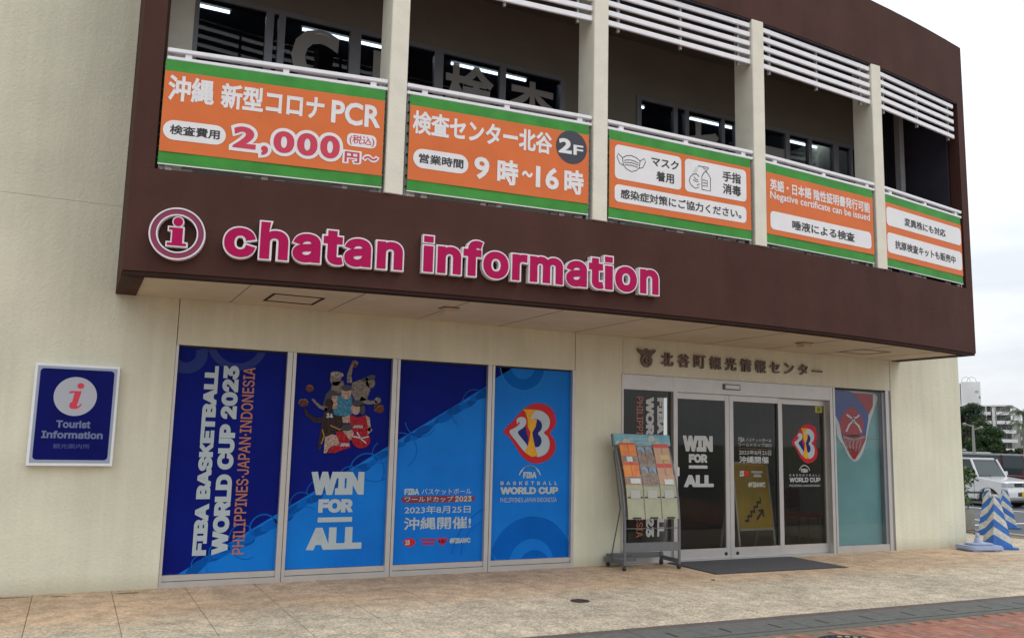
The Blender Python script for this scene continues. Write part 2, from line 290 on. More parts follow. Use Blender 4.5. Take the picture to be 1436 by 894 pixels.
# fonts: Blender's own bundled faces (the built-in font falls back to its CJK face)
SANS = None
try:
    fp = os.path.join(bpy.utils.system_resource('DATAFILES', path='fonts'), 'Inter.woff2')
    if os.path.exists(fp): SANS = bpy.data.fonts.load(fp)
except Exception: SANS = None
_tc = {}
def text_mesh(s, bold, depth, sans, res, shear=0.0, space=1.0):
    """outline of a text as flat faces, thickened outward by a mitred rim; with depth it gets side walls"""
    key = (s, bold, depth, sans, res, shear, space)
    if key in _tc: return _tc[key]
    c = bpy.data.curves.new("lettering", 'FONT'); c.body = s; c.resolution_u = res; c.shear = shear; c.space_character = space
    wire = bool(sans and SANS)
    if wire: c.font = SANS; c.fill_mode = 'NONE'
    o = bpy.data.objects.new("lettering", c); COL.objects.link(o)
    dg = bpy.context.evaluated_depsgraph_get(); me = bpy.data.meshes.new_from_object(o.evaluated_get(dg))
    bpy.data.objects.remove(o)
    V = [Vector((v.co.x, v.co.y)) for v in me.vertices]; F = []
    if wire:
        # this face draws letters from overlapping strokes: keep every triangle that lies inside any stroke
        E_ = [tuple(e.vertices) for e in me.edges]; par = list(range(len(V)))
        def root(i):
            while par[i] != i: par[i] = par[par[i]]; i = par[i]
            return i
        for p, q in E_: par[root(p)] = root(q)
        grp = {}
        for p, q in E_: grp.setdefault(root(p), []).append((V[p], V[q]))
        boxes = [(min(min(p.x, q.x) for p, q in g), max(max(p.x, q.x) for p, q in g), min(min(p.y, q.y) for p, q in g), max(max(p.y, q.y) for p, q in g), g) for g in grp.values()]
        v2, _, f2 = mathutils.geometry.delaunay_2d_cdt(V, E_, [], 0, 1e-6, False)[:3]
        V = [Vector(v) for v in v2]
        for q in f2:
            cx = sum(V[i].x for i in q) / 3; cy = sum(V[i].y for i in q) / 3; w_ = 0
            if abs((V[q[1]] - V[q[0]]).cross(V[q[2]] - V[q[0]])) < 1e-9: continue
            for bx0, bx1, by0, by1, g in boxes:
                if cx < bx0 or cx > bx1 or cy < by0 or cy > by1: continue
                for p, r2 in g:
                    if (p.y > cy) != (r2.y > cy) and cx < p.x + (cy - p.y) / (r2.y - p.y) * (r2.x - p.x): w_ += 1 if r2.y > p.y else -1
            if w_:
                if (V[q[1]] - V[q[0]]).cross(V[q[2]] - V[q[0]]) < 0: q = q[::-1]
                F.append(tuple(q))
    else:
      for p in me.polygons:
        q = tuple(p.vertices)
        if p.normal.z < 0: q = q[::-1]
        F.append(q)
    bpy.data.meshes.remove(me)
    # merge doubles so that boundary edges are real outlines
    idx = {}; rem = []
    for v in V:
        k = (round(v.x, 5), round(v.y, 5)); rem.append(idx.setdefault(k, len(idx)))
    pts = [None] * len(idx)
    for v, r_ in zip(V, rem): pts[r_] = v
    F2 = []
    for q in F:
        q = [rem[i] for i in q]; q = [i for n_, i in enumerate(q) if i != q[n_ - 1]]
        if len(set(q)) >= 3: F2.append(tuple(q))
    es = set()
    for q in F2:
        for i in range(len(q)): es.add((q[i], q[(i + 1) % len(q)]))
    bd = [(a_, b_) for a_, b_ in es if (b_, a_) not in es]
    nrm = {}
    def en(a_, b_):
        d = pts[b_] - pts[a_]; l_ = d.length or 1e-9; return Vector((d.y / l_, -d.x / l_))
    inn, out = {}, {}
    for a_, b_ in bd: inn.setdefault(b_, en(a_, b_)); out.setdefault(a_, en(a_, b_))
    off = {}
    for a_, b_ in bd:
        for i in (a_, b_):
            if i in off: continue
            n1 = inn.get(i, out.get(i)); n2 = out.get(i, n1); m_ = n1 + n2; d = 1 + n1.dot(n2)
            m_ = m_ / max(d, .35)
            if m_.length > 1.45: m_ = m_ * (1.45 / m_.length)
            off[i] = pts[i] + m_ * bold
    vs = [Vector((p.x, p.y, depth)) for p in pts]; fs = list(F2)
    for k, (a_, b_) in enumerate(sorted(bd)):
        n_ = len(vs)
        if bold > 0:
            zz = depth + .00015 + .0009 * ((k * .6180339) % 1)
            vs += [Vector((*pts[b_], zz)), Vector((*pts[a_], zz)), Vector((*off[a_], zz)), Vector((*off[b_], zz))]; fs.append((n_, n_ + 1, n_ + 2, n_ + 3))
        if depth > 0:
            n_ = len(vs); A_, B_ = off[a_], off[b_]
            vs += [Vector((*A_, -depth)), Vector((*B_, -depth)), Vector((*B_, depth)), Vector((*A_, depth))]; fs.append((n_, n_ + 1, n_ + 2, n_ + 3))
    bb = (min(v.x for v in vs), max(v.x for v in vs), min(v.y for v in vs), max(v.y for v in vs)) if vs else (0, 1, 0, 1)
    _tc[key] = (vs, fs, bb); return _tc[key]
def txt(s, x0, x1, z0, z1, y, material, parent=None, bold=0.0, depth=0.0, sans=True, rot=0, res=3, name="lettering", shear=0.0, space=1.0, grow=0.0, bb=None, label=None):
    """text stretched into the box x0..x1, z0..z1 on the plane y; rot 1 reads upward, -1 reads downward"""
    vs, fs, b0 = text_mesh(s, bold, depth, sans, res, shear, space); bx = bb or b0
    w, h = bx[1] - bx[0], bx[3] - bx[2]; out = []
    for v in vs:
        tx, ty = (v.x - bx[0]) / w, (v.y - bx[2]) / h; dy = y - v.z
        if rot == 0: out.append((x0 + tx * (x1 - x0), dy, z0 + ty * (z1 - z0)))
        elif rot == 1: out.append((x1 - ty * (x1 - x0), dy, z0 + tx * (z1 - z0)))
        else: out.append((x0 + ty * (x1 - x0), dy, z1 - tx * (z1 - z0)))
    me = bpy.data.meshes.new(name); me.from_pydata(out, [], fs); me.update()
    bm = bmesh.new(); bm.from_mesh(me)
    if not depth:
        for f in bm.faces:
            f.normal_update()
            if f.normal.y > 0: f.normal_flip()
    bm.to_mesh(me); bm.free(); me.materials.append(material)
    o = bpy.data.objects.new(name, me); put(o, parent)
    if label: o['label'] = label
    return o

# ------------------------------------------------------------------ facade geometry
YW = 9.88                                   # plane of the ground-floor wall
fy = lambda x: 8.57767 - .2068446 * x + .0166947 * x * x      # bowed front of the balcony
def arcbox(x0, x1, z0, z1, d0, d1, n=24):
    """box that follows the bowed front; d0,d1 = distance behind the front line"""
    mb = MB(); vs = []; fs = []
    for i in range(n + 1):
        x = x0 + (x1 - x0) * i / n; y = fy(x); vs += [(x, y + d0, z0), (x, y + d1, z0), (x, y + d1, z1), (x, y + d0, z1)]
    for i in range(n):
        a = i * 4; b_ = a + 4
        for k in range(4): fs.append((a + k, b_ + k, b_ + (k + 1) % 4, a + (k + 1) % 4))
    fs.append((0, 1, 2, 3)); e = n * 4; fs.append((e + 3, e + 2, e + 1, e))
    return mb.add(vs, fs)
def arcplate(x0, x1, z0, z1, yb, d0=0.0, n=24):
    """plate from the bowed line (offset d0) back to the plane y=yb"""
    mb = MB(); vs = []; fs = []
    for i in range(n + 1):
        x = x0 + (x1 - x0) * i / n; vs += [(x, fy(x) + d0, z0), (x, yb, z0), (x, yb, z1), (x, fy(x) + d0, z1)]
    for i in range(n):
        a = i * 4; b_ = a + 4
        for k in range(4): fs.append((a + k, b_ + k, b_ + (k + 1) % 4, a + (k + 1) % 4))
    fs.append((0, 1, 2, 3)); e = n * 4; fs.append((e + 3, e + 2, e + 1, e))
    return mb.add(vs, fs)

bld = empty("information_centre", "two storey cream building with a bowed brown balcony and shop windows", "building", (0, 9.88, 0))
bld_off = (0, -9.88, 0)
def part(mb, name, material, bevel=0, smooth=False, label=None, kind=None):
    o = mb.build(name, material, bld, bevel, smooth, kind=kind, label=label); o.location = bld_off; return o
def pbox(name, x0, x1, y0, y1, z0, z1, material, bevel=0, label=None): return part(MB().box(x0, x1, y0, y1, z0, z1), name, material, bevel, label=label)
def pgroup(name, label=None):
    o = bpy.data.objects.new(name, None); put(o, bld); o.location = bld_off
    if label: o['label'] = label
    return o
# ground-floor wall
pbox("wall", -14, .905, YW, YW + .3, -.1, 3.958, M_wall, label="left cream wall")
pbox("wall", -14, .80, YW, YW + .3, 3.961, 10.5, M_wall, label="upper left cream wall")
MBx = MB().box(.913, 5.872, YW + .004, YW + .3, 2.535, 3.92); part(MBx, "lintel", M_wall)
pbox("wall_pier", 5.880, 6.628, YW, YW + .3, -.1, 3.92, M_wall)
part(MB().box(6.636, 11.842, YW + .004, YW + .3, 2.535, 3.92), "lintel", M_wall)
pbox("wall", 11.850, 13.54, YW, YW + 6, -.1, 7.6, M_wall, label="right cream wall")
pbox("backing_wall", .8, 11.9, YW + .31, YW + .34, 2.6, 3.9, M_dark)
# overhang
part(arcbox(.27, 12.1, 3.055, 4.029, 0, .18), "fascia", M_brown, smooth=True)
part(arcbox(.28, 12.09, 3.022, 3.053, .012, .16), "fascia_trim", M_lip, smooth=True)
sof = part(arcplate(.47, 11.9, 3.034, 3.10, YW - .002, .1605), "soffit", M_soff)
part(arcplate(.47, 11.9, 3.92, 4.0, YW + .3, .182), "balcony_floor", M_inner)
for x0, lab in ((.27, "left brown fin"), (11.90, "right brown fin")):
    y0 = fy(x0 + .1)
    pbox("fin", x0, x0 + .2, y0 + .182, YW - .003, 3.022, 7.90, M_brown, label=lab)
    part(arcbox(x0, x0 + .2, 4.0295, 6.9595, 0, .18, 4), "fin", M_brown, label=lab + ", front face")
pbox("fin_inner_dark", 11.875, 11.899, fy(11.9) + .2, YW - .003, 4.0, 7.34, M_navy)  # thin near-navy sheet over the right fin's inner face
pbox("fin_inner_dark", .471, .50, fy(.5) + .06, YW - .003, 4.0, 7.34, M_lip)  # darker brown strip: the left fin's inner shadow put into colour
pbox("fin_groove", .345, .357, fy(.35) + .25, YW - .05, 3.018, 3.022, M_dark)
# upper fascia and roof
part(arcbox(.27, 12.1, 6.96, 7.932, 0, .25), "roof_fascia", M_brown, smooth=True)
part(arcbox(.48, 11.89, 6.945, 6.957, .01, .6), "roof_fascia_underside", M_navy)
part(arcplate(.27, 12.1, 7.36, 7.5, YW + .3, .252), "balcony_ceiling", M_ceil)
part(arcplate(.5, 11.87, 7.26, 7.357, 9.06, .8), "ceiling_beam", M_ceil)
pbox("roof", -14, 13.54, YW + .31, 22, 7.5, 7.6, M_ceil)
# soffit details: joints as thin dark gaps, hatches, downlights
for i, x in enumerate((1.42, 2.52, 3.62, 4.72, 5.82, 6.92, 8.02, 9.12, 10.22, 11.32)):
    o = B("soffit_joint", x, x + .006, fy(x) + .17, YW - .01, 3.0315, 3.0335, M_lip, sof)
for x0, x1, y0, y1 in ((1.71, 2.25, 8.93, 9.48), (10.22, 10.82, 8.98, 9.46)):
    mb = MB()
    for a, b_, c, d in ((x0, x1, y0, y0 + .028), (x0, x1, y1 - .028, y1), (x0, x0 + .028, y0 + .028, y1 - .028), (x1 - .028, x1, y0 + .028, y1 - .028)): mb.box(a, b_, c, d, 3.028, 3.0335)
    mb.build("access_hatch", M_lip if x0 < 5 else M_steel, sof)
for x, y in ((3.60, 8.80), (8.99, 8.90)):
    MB().box(x - .075, x + .075, y - .075, y + .075, 2.965, 3.033).build("downlight", M_soff, sof, bevel=.008)
    B("downlight_rim", x - .09, x + .09, y - .09, y + .09, 3.024, 3.0335, M_steel, sof)
# columns
COLS = (2.685, 5.02, 7.36, 9.695)
for x in COLS:
    y = fy(x); pbox("column", x - .096, x + .096, y - .012, y + .33, 4.031, 6.965, M_col, bevel=.006)
# second-floor wall behind the balcony
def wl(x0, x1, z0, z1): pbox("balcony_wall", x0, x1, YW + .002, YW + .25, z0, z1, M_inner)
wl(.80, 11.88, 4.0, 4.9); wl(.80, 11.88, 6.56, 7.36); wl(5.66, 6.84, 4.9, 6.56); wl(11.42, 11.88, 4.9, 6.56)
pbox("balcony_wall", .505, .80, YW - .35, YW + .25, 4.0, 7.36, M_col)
pbox("corner_post", 11.62, 11.72, YW - .55, YW - .45, 4.0, 7.36, M_grate)
def upper_window(x0, x1, mul, lab):
    wroot = pgroup("upper_window", lab)
    B("frame", x0, x1, YW - .01, YW + .06, 4.9, 4.97, M_alud, wroot); B("frame", x0, x1, YW - .01, YW + .06, 6.50, 6.56, M_alud, wroot)
    for c, w in mul: B("mullion", c - w / 2, c + w / 2, YW - .015, YW + .06, 4.97, 6.50, M_alud, wroot)
    for (a, wa), (b_, wb) in zip(mul[:-1], mul[1:]):
        B("pane", a + wa / 2, b_ - wb / 2, YW + .02, YW + .026, 4.97, 6.50, M_glass_up, wroot)
upper_window(.80, 5.66, [(.84, .08), (1.66, .09), (1.80, .08), (2.69, .14), (3.79, .12), (4.70, .09), (5.62, .08)], "left strip of upper windows")
upper_window(6.84, 11.42, [(6.88, .08), (7.53, .07), (7.74, .07), (8.42, .06), (8.72, .14), (9.72, .09), (10.20, .07), (10.77, .12), (11.12, .06), (11.38, .08)], "right strip of upper windows")
# railings and overhead louvres, bay by bay
BAYS = ((.50, 2.585), (2.785, 4.92), (5.12, 7.26), (7.46, 9.595), (9.795, 11.87))
bayf = []
for i, (a, b_) in enumerate(BAYS):
    ya, yb = fy(a), fy(b_); ang = math.atan2(yb - ya, b_ - a); ln = math.hypot(b_ - a, yb - ya); bayf.append((a, ya, ang, ln))
    r = bpy.data.objects.new("railing", None); put(r, bld); r.location = (a, ya - 9.88, 0); r.rotation_euler = (0, 0, ang)
    r['label'] = "white topped railing of louvred grey slats, " + ("first", "second", "third", "fourth", "fifth")[i] + " bay from the left"
    B("handrail", .0, ln, .0, .06, 5.185, 5.228, M_white, r, bevel=.006); B("lower_rail", .0, ln, .005, .05, 5.112, 5.145, M_white, r, bevel=.004)
    for t in (.09, .52, .93): B("rail_bracket", t * ln - .03, t * ln + .03, .012, .05, 5.145, 5.185, M_white, r)
    for t in (.012, .985): B("post", t * ln - .015, t * ln + .015, .04, .08, 4.032, 5.19, M_grate, r)
    for k in range(9):
        z = 4.10 + k * .112; MB().add([(.0, .055, z), (ln, .055, z), (ln, .09, z + .085), (.0, .09, z + .085), (.0, .065, z), (ln, .065, z), (ln, .10, z + .085), (.0, .10, z + .085)],
            [(0, 1, 2, 3), (7, 6, 5, 4), (0, 4, 5, 1), (3, 2, 6, 7), (1, 5, 6, 2), (0, 3, 7, 4)]).build("slat", M_grate, r)
    rnd = random.Random(i * 5 + 3)
    for t in (.05, .10, .40, .455, .50, .78, .83, .94):
        t += rnd.uniform(-.02, .02); w = rnd.choice((.035, .05, .03)); B("foot_bracket", t * ln - w, t * ln + w, .05, .09, 4.032, 4.082, M_white if rnd.random() < .4 else M_grate, r)
    l = bpy.data.objects.new("overhead_louvre", None); put(l, bld); l.location = (a, ya - 9.88, 0); l.rotation_euler = (0, 0, ang)
    l['label'] = "five white bars under the roof, " + ("first", "second", "third", "fourth", "fifth")[i] + " bay from the left"
    for k in range(5): B("louvre_bar", .0, ln - (.06 if i == 4 else 0), .02, .05, 6.855 - .1215 * k, 6.917 - .1215 * k, M_white, l, bevel=.004)
    for t in (.08, .5, .92): B("bar_support", t * ln - .014, t * ln + .014, .051, .085, 6.33, 6.95, M_grate, l)
# hanging wires under the ceiling
for x, y in ((5.25, 8.9), (6.9, 8.9)):
    part(MB().tube([(x, y, 7.26), (x + .03, y, 7.17), (x - .01, y, 7.12), (x + .04, y, 7.05)], .006, 5), "hanging_wire", M_dark)

# rooms behind the glass
room = pgroup("upper_room")
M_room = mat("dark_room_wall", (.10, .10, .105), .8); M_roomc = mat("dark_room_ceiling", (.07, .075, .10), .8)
B("room_floor", .5, 11.85, YW + .26, 15, 4.0, 4.05, M_room, room); B("room_ceiling", .5, 13.3, YW + .26, 15, 7.2, 7.25, M_roomc, room)
B("room_wall", .5, 11.85, 15, 15.1, 4.05, 7.2, M_room, room); B("room_wall", .4, .5, YW + .26, 15, 4.05, 7.2, M_room, room)
low = pgroup("ground_room")
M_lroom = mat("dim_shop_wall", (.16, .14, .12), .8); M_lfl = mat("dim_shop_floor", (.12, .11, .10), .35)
B("room_floor", .7, 11.84, YW + .06, 16, -.05, .0, M_lfl, low); B("room_ceiling", .7, 11.84, YW + .31, 16, 2.62, 2.66, M_lroom, low)
B("room_wall", .7, 11.84, 16, 16.1, 0, 2.62, M_lroom, low); B("room_wall", .6, .7, YW + .31, 16, 0, 2.62, M_lroom, low)
M_tube = emis("fluorescent_tube", (1, 1, .98), 6.0)
for k, lab in enumerate(("leftmost", "second from the left", "third from the left", "fourth from the left", "fifth from the left", "rightmost")):
    x0 = .12 + 2.2 * k
    t = empty("ceiling_light", "pair of lit fluorescent tubes behind the upper glass, " + lab, "ceiling light", (x0, 11.15, 7.2), group="lit tube fittings in the upper room")
    B("fitting", 0, 1.28, -.05, .20, -.08, -.002, M_room, t)
    MB().tube([(.02, -.02, -.11), (1.26, -.02, -.11)], .022, 8).build("tube", M_tube, t); MB().tube([(.02, .17, -.11), (1.26, .17, -.11)], .022, 8).build("tube", M_tube, t)
# big grey characters stuck on the upper glass
M_uplet = mat("grey_vinyl", (.33, .33, .32), .7)
ul = empty("window_lettering", "large rounded grey characters stuck on the upper windows, cut off by the railing", "lettering", (0, 9.86, 0))
for s, x0, x1, z0, z1, bo in (("C", 1.93, 2.50, 5.70, 6.44, .05), ("R", 2.93, 3.52, 5.70, 6.34, .05), ("検", 3.88, 4.58, 5.68, 6.42, .032), ("査", 4.82, 5.50, 5.68, 6.40, .032), ("セ", 7.75, 8.35, 5.66, 6.37, .04), ("ー", 9.22, 9.70, 5.95, 6.25, .06)):
    o = txt(s, x0, x1, z0, z1, YW + .012, M_uplet, ul, bold=bo, sans=False, name="letter"); o.location = (0, -9.86, 0)

# ------------------------------------------------------------------ banners on the railings
def banner(i, X0, X1, label):
    a, ya, ang, ln = bayf[i]; U = lambda X: (X - a) / math.cos(ang)
    r = empty("banner", label, "banner", (a, ya, 0), ang, group=None)
    # vinyl sheet: slightly slack, so a fine grid with shallow waves
    mb = MB(); nx, nz_ = 30, 8; rnd = random.Random(i); ph = rnd.uniform(0, 6)
    u0, u1 = U(X0), U(X1)
    for j in range(nz_ + 1):
        for k in range(nx + 1):
            s, t = k / nx, j / nz_
            mb.v.append((u0 + (u1 - u0) * s, -.008 - .0045 * math.sin(ph + s * 9 + t * 2) * math.sin(math.pi * t) ** .5 if 0 < j < nz_ else -.008, 4.085 + 1.02 * t))
    for j in range(nz_):
        for k in range(nx):
            q = j * (nx + 1) + k; mb.f.append((q, q + 1, q + nx + 2, q + nx + 1))
    # band colours come from faces
    o = mb.build("vinyl_sheet", M_gr, r, smooth=True)
    flat("orange_field", [[(u0 + .003, 4.20), (u1 - .003, 4.20), (u1 - .003, 4.99), (u0 + .003, 4.99)]], -.0145, M_or, r)
    B("hem", u0, u1, -.010, -.002, 4.075, 4.085, M_w, r)
    for j in range(9):
        for u in (u0, u1): B("tie", u - .012, u + .012, -.004, .05, 4.13 + j * .112, 4.14 + j * .112, M_dark, r)
    return r, U
def T(r, U, s, X0, X1, z0, z1, m, y=-.0165, **k): return txt(s, U(X0), U(X1), z0, z1, y, m, r, sans=k.pop('sans', False), **k)
r, U = banner(0, .492, 2.56, "green and orange banner with a price of 2,000 in red numerals")
F1 = dict(bold=.034)
T(r, U, "沖縄", .53, .94, 4.70, 4.955, M_w, **F1); T(r, U, "新型コロナ", 1.0, 1.965, 4.69, 4.945, M_w, **F1)
T(r, U, "PCR", 2.035, 2.52, 4.685, 4.925, M_w, bold=.03)
flat("label_pill", [rrect(U(.515), U(1.07), 4.318, 4.51, .1)], -.0165, M_w, r); T(r, U, "検査費用", .575, 1.015, 4.37, 4.465, M_black, -.018, bold=.026)
for s, a, b_, z0, z1, bo in (("2", 1.135, 1.345, 4.315, 4.53, .045), (",", 1.395, 1.46, 4.27, 4.365, .045), ("0", 1.505, 1.70, 4.315, 4.535, .045), ("0", 1.725, 1.92, 4.315, 4.545, .045), ("0", 1.945, 2.135, 4.315, 4.55, .045)):
    T(r, U, s, a - .032, b_ + .032, z0 - .032, z1 + .032, M_w, -.0165, bold=bo + .075, res=8); T(r, U, s, a, b_, z0, z1, M_redp, -.0185, bold=bo, res=8)
T(r, U, "円", 2.165, 2.35, 4.285, 4.425, M_w, -.0165, bold=.14); T(r, U, "円", 2.185, 2.33, 4.30, 4.41, M_redp, -.018, bold=.03)
T(r, U, "〜", 2.35, 2.53, 4.325, 4.405, M_w, -.0165, bold=.12); T(r, U, "〜", 2.37, 2.51, 4.345, 4.385, M_redp, -.018, bold=.03)
flat("label_pill", [rrect(U(2.20), U(2.49), 4.47, 4.605, .05)], -.0165, M_w, r); T(r, U, "(税込)", 2.225, 2.47, 4.485, 4.59, M_redp, -.018, bold=.01)
r, U = banner(1, 2.816, 4.873, "green and orange banner with a dark round 2F badge")
T(r, U, "検査センター北谷", 2.85, 4.425, 4.69, 4.94, M_w, **F1)
flat("floor_badge", [ell((U(4.465) + U(4.85)) / 2, 4.815, .19)], -.0165, mat("dark_badge_print", (.03, .032, .05), .5), r)
T(r, U, "2", 4.50, 4.66, 4.735, 4.905, M_w, -.018, bold=.045); T(r, U, "F", 4.68, 4.80, 4.735, 4.85, M_w, -.018, bold=.02)
flat("label_pill", [rrect(U(2.87), U(3.465), 4.335, 4.54, .1)], -.0165, M_w, r); T(r, U, "営業時間", 2.93, 3.41, 4.39, 4.49, M_black, -.018, bold=.026)
T(r, U, "9", 3.53, 3.70, 4.305, 4.55, M_w, bold=.03); T(r, U, "時", 3.79, 4.03, 4.285, 4.56, M_w, bold=.038); T(r, U, "～", 4.07, 4.20, 4.40, 4.47, M_w, bold=.05)
T(r, U, "16", 4.235, 4.51, 4.305, 4.55, M_w, bold=.03); T(r, U, "時", 4.575, 4.81, 4.285, 4.56, M_w, bold=.038)
r, U = banner(2, 5.132, 7.20, "green and orange banner showing a face mask and a hand sanitiser bottle")
for a, b_, z0, z1 in ((5.207, 6.137, 4.545, 4.945), (6.19, 7.125, 4.545, 4.945), (5.207, 7.12, 4.278, 4.48)): flat("white_box", [rrect(U(a), U(b_), z0, z1, .055)], -.0165, M_w, r)
T(r, U, "マスク", 5.71, 6.10, 4.775, 4.885, M_black, -.018, bold=.028); T(r, U, "着用", 5.775, 6.03, 4.60, 4.725, M_black, -.018, bold=.028)
T(r, U, "手指", 6.755, 7.04, 4.755, 4.885, M_black, -.018, bold=.028); T(r, U, "消毒", 6.755, 7.04, 4.60, 4.73, M_black, -.018, bold=.028)
T(r, U, "感染症対策にご協力ください。", 5.285, 7.04, 4.322, 4.435, M_black, -.018, bold=.024)
mk = []
for pts in ([(5.31, 4.80), (5.36, 4.83), (5.43, 4.845), (5.50, 4.83), (5.55, 4.80)], [(5.31, 4.80), (5.32, 4.72), (5.36, 4.68), (5.43, 4.655), (5.50, 4.68), (5.54, 4.72), (5.55, 4.80)], [(5.31, 4.80), (5.25, 4.84), (5.235, 4.80), (5.27, 4.73), (5.32, 4.71)], [(5.55, 4.80), (5.61, 4.84), (5.625, 4.80), (5.59, 4.73), (5.54, 4.71)],
            [(5.33, 4.77), (5.38, 4.785), (5.43, 4.79), (5.48, 4.785), (5.53, 4.77)], [(5.33, 4.745), (5.38, 4.755), (5.43, 4.76), (5.48, 4.755), (5.53, 4.745)], [(5.34, 4.72), (5.38, 4.725), (5.43, 4.73), (5.48, 4.725), (5.52, 4.72)]):
    mk += stroke([(U(x), z) for x, z in pts], .009)
flat("mask_drawing", mk, -.018, M_black, r)
bt = []
for pts in ([(6.44, 4.60), (6.44, 4.76), (6.47, 4.81), (6.50, 4.83), (6.53, 4.81), (6.57, 4.76), (6.57, 4.60), (6.44, 4.60)], [(6.45, 4.72), (6.52, 4.72), (6.52, 4.65), (6.45, 4.65)], [(6.455, 4.685), (6.515, 4.685)], [(6.49, 4.83), (6.49, 4.865), (6.46, 4.865), (6.46, 4.885), (6.54, 4.885), (6.54, 4.865), (6.515, 4.865), (6.515, 4.83)], [(6.46, 4.88), (6.40, 4.885), (6.38, 4.87)],
            [(6.40, 4.75), (6.36, 4.78), (6.31, 4.765), (6.27, 4.73), (6.25, 4.68), (6.28, 4.63), (6.34, 4.60), (6.39, 4.615), (6.37, 4.65), (6.41, 4.66)], [(6.32, 4.74), (6.35, 4.71), (6.38, 4.71)], [(6.31, 4.70), (6.35, 4.685), (6.39, 4.69)]):
    bt += stroke([(U(x), z) for x, z in pts], .010)
for k in range(3):
    for q in range(4): bt.append([(U(6.385 - k * .018 - q * .014 + .000), 4.855 - q * .024), (U(6.385 - k * .018 - q * .014 + .006), 4.855 - q * .024), (U(6.382 - k * .018 - q * .014), 4.843 - q * .024), (U(6.376 - k * .018 - q * .014), 4.843 - q * .024)])
flat("sanitiser_drawing", bt, -.018, M_black, r)
r, U = banner(3, 7.45, 9.515, "green and orange banner with one line of English about a negative certificate")
T(r, U, "英語・日本語 陰性証明書発行可能", 7.52, 9.45, 4.765, 4.915, M_w, bold=.026); T(r, U, "Negative certificate can be issued", 7.52, 9.44, 4.63, 4.755, M_w, bold=.02)
flat("white_box", [rrect(U(7.515), U(9.455), 4.268, 4.50, .06)], -.0165, M_w, r); T(r, U, "唾液による検査", 7.905, 9.11, 4.315, 4.44, M_black, -.018, bold=.028)
r, U = banner(4, 9.79, 11.80, "green and orange banner with two stacked white boxes, at the right end of the balcony")
for z0, z1 in ((4.665, 4.93), (4.28, 4.565)): flat("white_box", [rrect(U(9.81), U(11.78), z0, z1, .06)], -.0165, M_w, r)
T(r, U, "変異株にも対応", 10.25, 11.34, 4.725, 4.845, M_black, -.018, bold=.028); T(r, U, "抗原検査キットも販売中", 9.995, 11.59, 4.355, 4.48, M_black, -.018, bold=.028)

# ------------------------------------------------------------------ raised sign on the fascia
sg = empty("sign_lettering", "raised magenta letters with white edges reading chatan information on the brown fascia", "sign", (1.1, fy(1.1), 3.2))
def sign_word(word, X0, X1, Z0, Z1, zslope=0):
    full = text_mesh(word, .035, 0, True, 4, 0, 1.06)[2]; x_at = lambda v: X0 + (v - full[0]) / (full[1] - full[0]) * (X1 - X0); z_at = lambda v: Z0 + (v - full[2]) / (full[3] - full[2]) * (Z1 - Z0)
    for i, ch in enumerate(word):
        right = text_mesh(word[:i + 1], .035, 0, True, 4, 0, 1.06)[2][1]; cb = text_mesh(ch, .035, 0, True, 4, 0, 1.06)[2]
        a, b_ = x_at(right - (cb[1] - cb[0])), x_at(right); z0, z1 = z_at(cb[2]), z_at(cb[3]); xc = (a + b_) / 2; y = fy(xc); ang = math.atan(-.2068446 + .0333894 * xc)
        r = bpy.data.objects.new("letter", None); put(r, sg); r.location = (xc - 1.1, y - fy(1.1), -3.2); r.rotation_euler = (0, 0, ang); r['label'] = "letter " + ch
        h = (b_ - a) / 2; e = .010
        zt, gl = z1, ch
        if ch == 'i':        # the dot of the i is a separate square block on this sign
            gl = 'ı'; zt = z0 + (z1 - z0) * .755; q0 = z0 + (z1 - z0) * .80
            MB().box(-h - e, h + e, -.08, -.01, q0 - e * .6, z1 + e).build("dot_body", M_sw, r); flat("dot_face", [[(-h + .004, q0 + .006), (h - .004, q0 + .006), (h - .004, z1 - .004), (-h + .004, z1 - .004)]], -.083, M_mag, r)
        txt(gl, -h - e, h + e, z0 - e, zt + (0 if ch == 'i' else e), -.045, M_sw, r, bold=.062, depth=.035, res=4, name="letter_body")
        txt(gl, -h + .004, h - .004, z0 + .004, zt - (.014 if ch == 'i' else .004), -.0835, M_mag, r, bold=.034, res=4, name="letter_face")
sign_word("chatan", 1.115, 2.795, 3.232, 3.600); sign_word("information", 2.995, 5.755, 3.242, 3.625)
rs = empty("round_sign", "round magenta ring with a letter i in the middle, left end of the fascia", "sign", (.715, fy(.715), 3.41), math.atan(-.2068446 + .0333894 * .715))
def disc3(name, r0, r1, y0, y1, m_, cz=0, cx=0):
    mb = MB(); n = 48; vs = []
    for rr_, yy in ((r0, y0), (r1, y0), (r1, y1), (r0, y1)):
        for k in range(n): t = 2 * math.pi * k / n; vs.append((cx + rr_ * math.cos(t), yy, cz + rr_ * math.sin(t)))
    fs = [(q * n + k, q * n + (k + 1) % n, ((q + 1) % 4) * n + (k + 1) % n, ((q + 1) % 4) * n + k) for q in range(4) for k in range(n)]
    return mb.add(vs, fs).build(name, m_, rs, smooth=True)
disc3("outer_rim", .232, .245, -.085, -.01, M_sw); disc3("ring_face", .182, .2325, -.078, -.03, M_mag2); disc3("inner_rim", .170, .1825, -.085, -.01, M_sw)
def i_poly(g): return [(-.085 - g, -.115 - g), (.085 + g, -.115 - g), (.085 + g, -.085 + g), (.050 + g, -.085 + g), (.050 + g, .058 + g), (-.075 - g, .058 + g), (-.075 - g, .030 - g), (-.045 - g, .030 - g), (-.045 - g, -.085 + g), (-.085 - g, -.085 + g)]
MB().prism_xz(i_poly(.010), -.08, -.01).build("letter_i_body", M_sw, rs); flat("letter_i_face", [i_poly(-.002)], -.083, M_mag, rs)
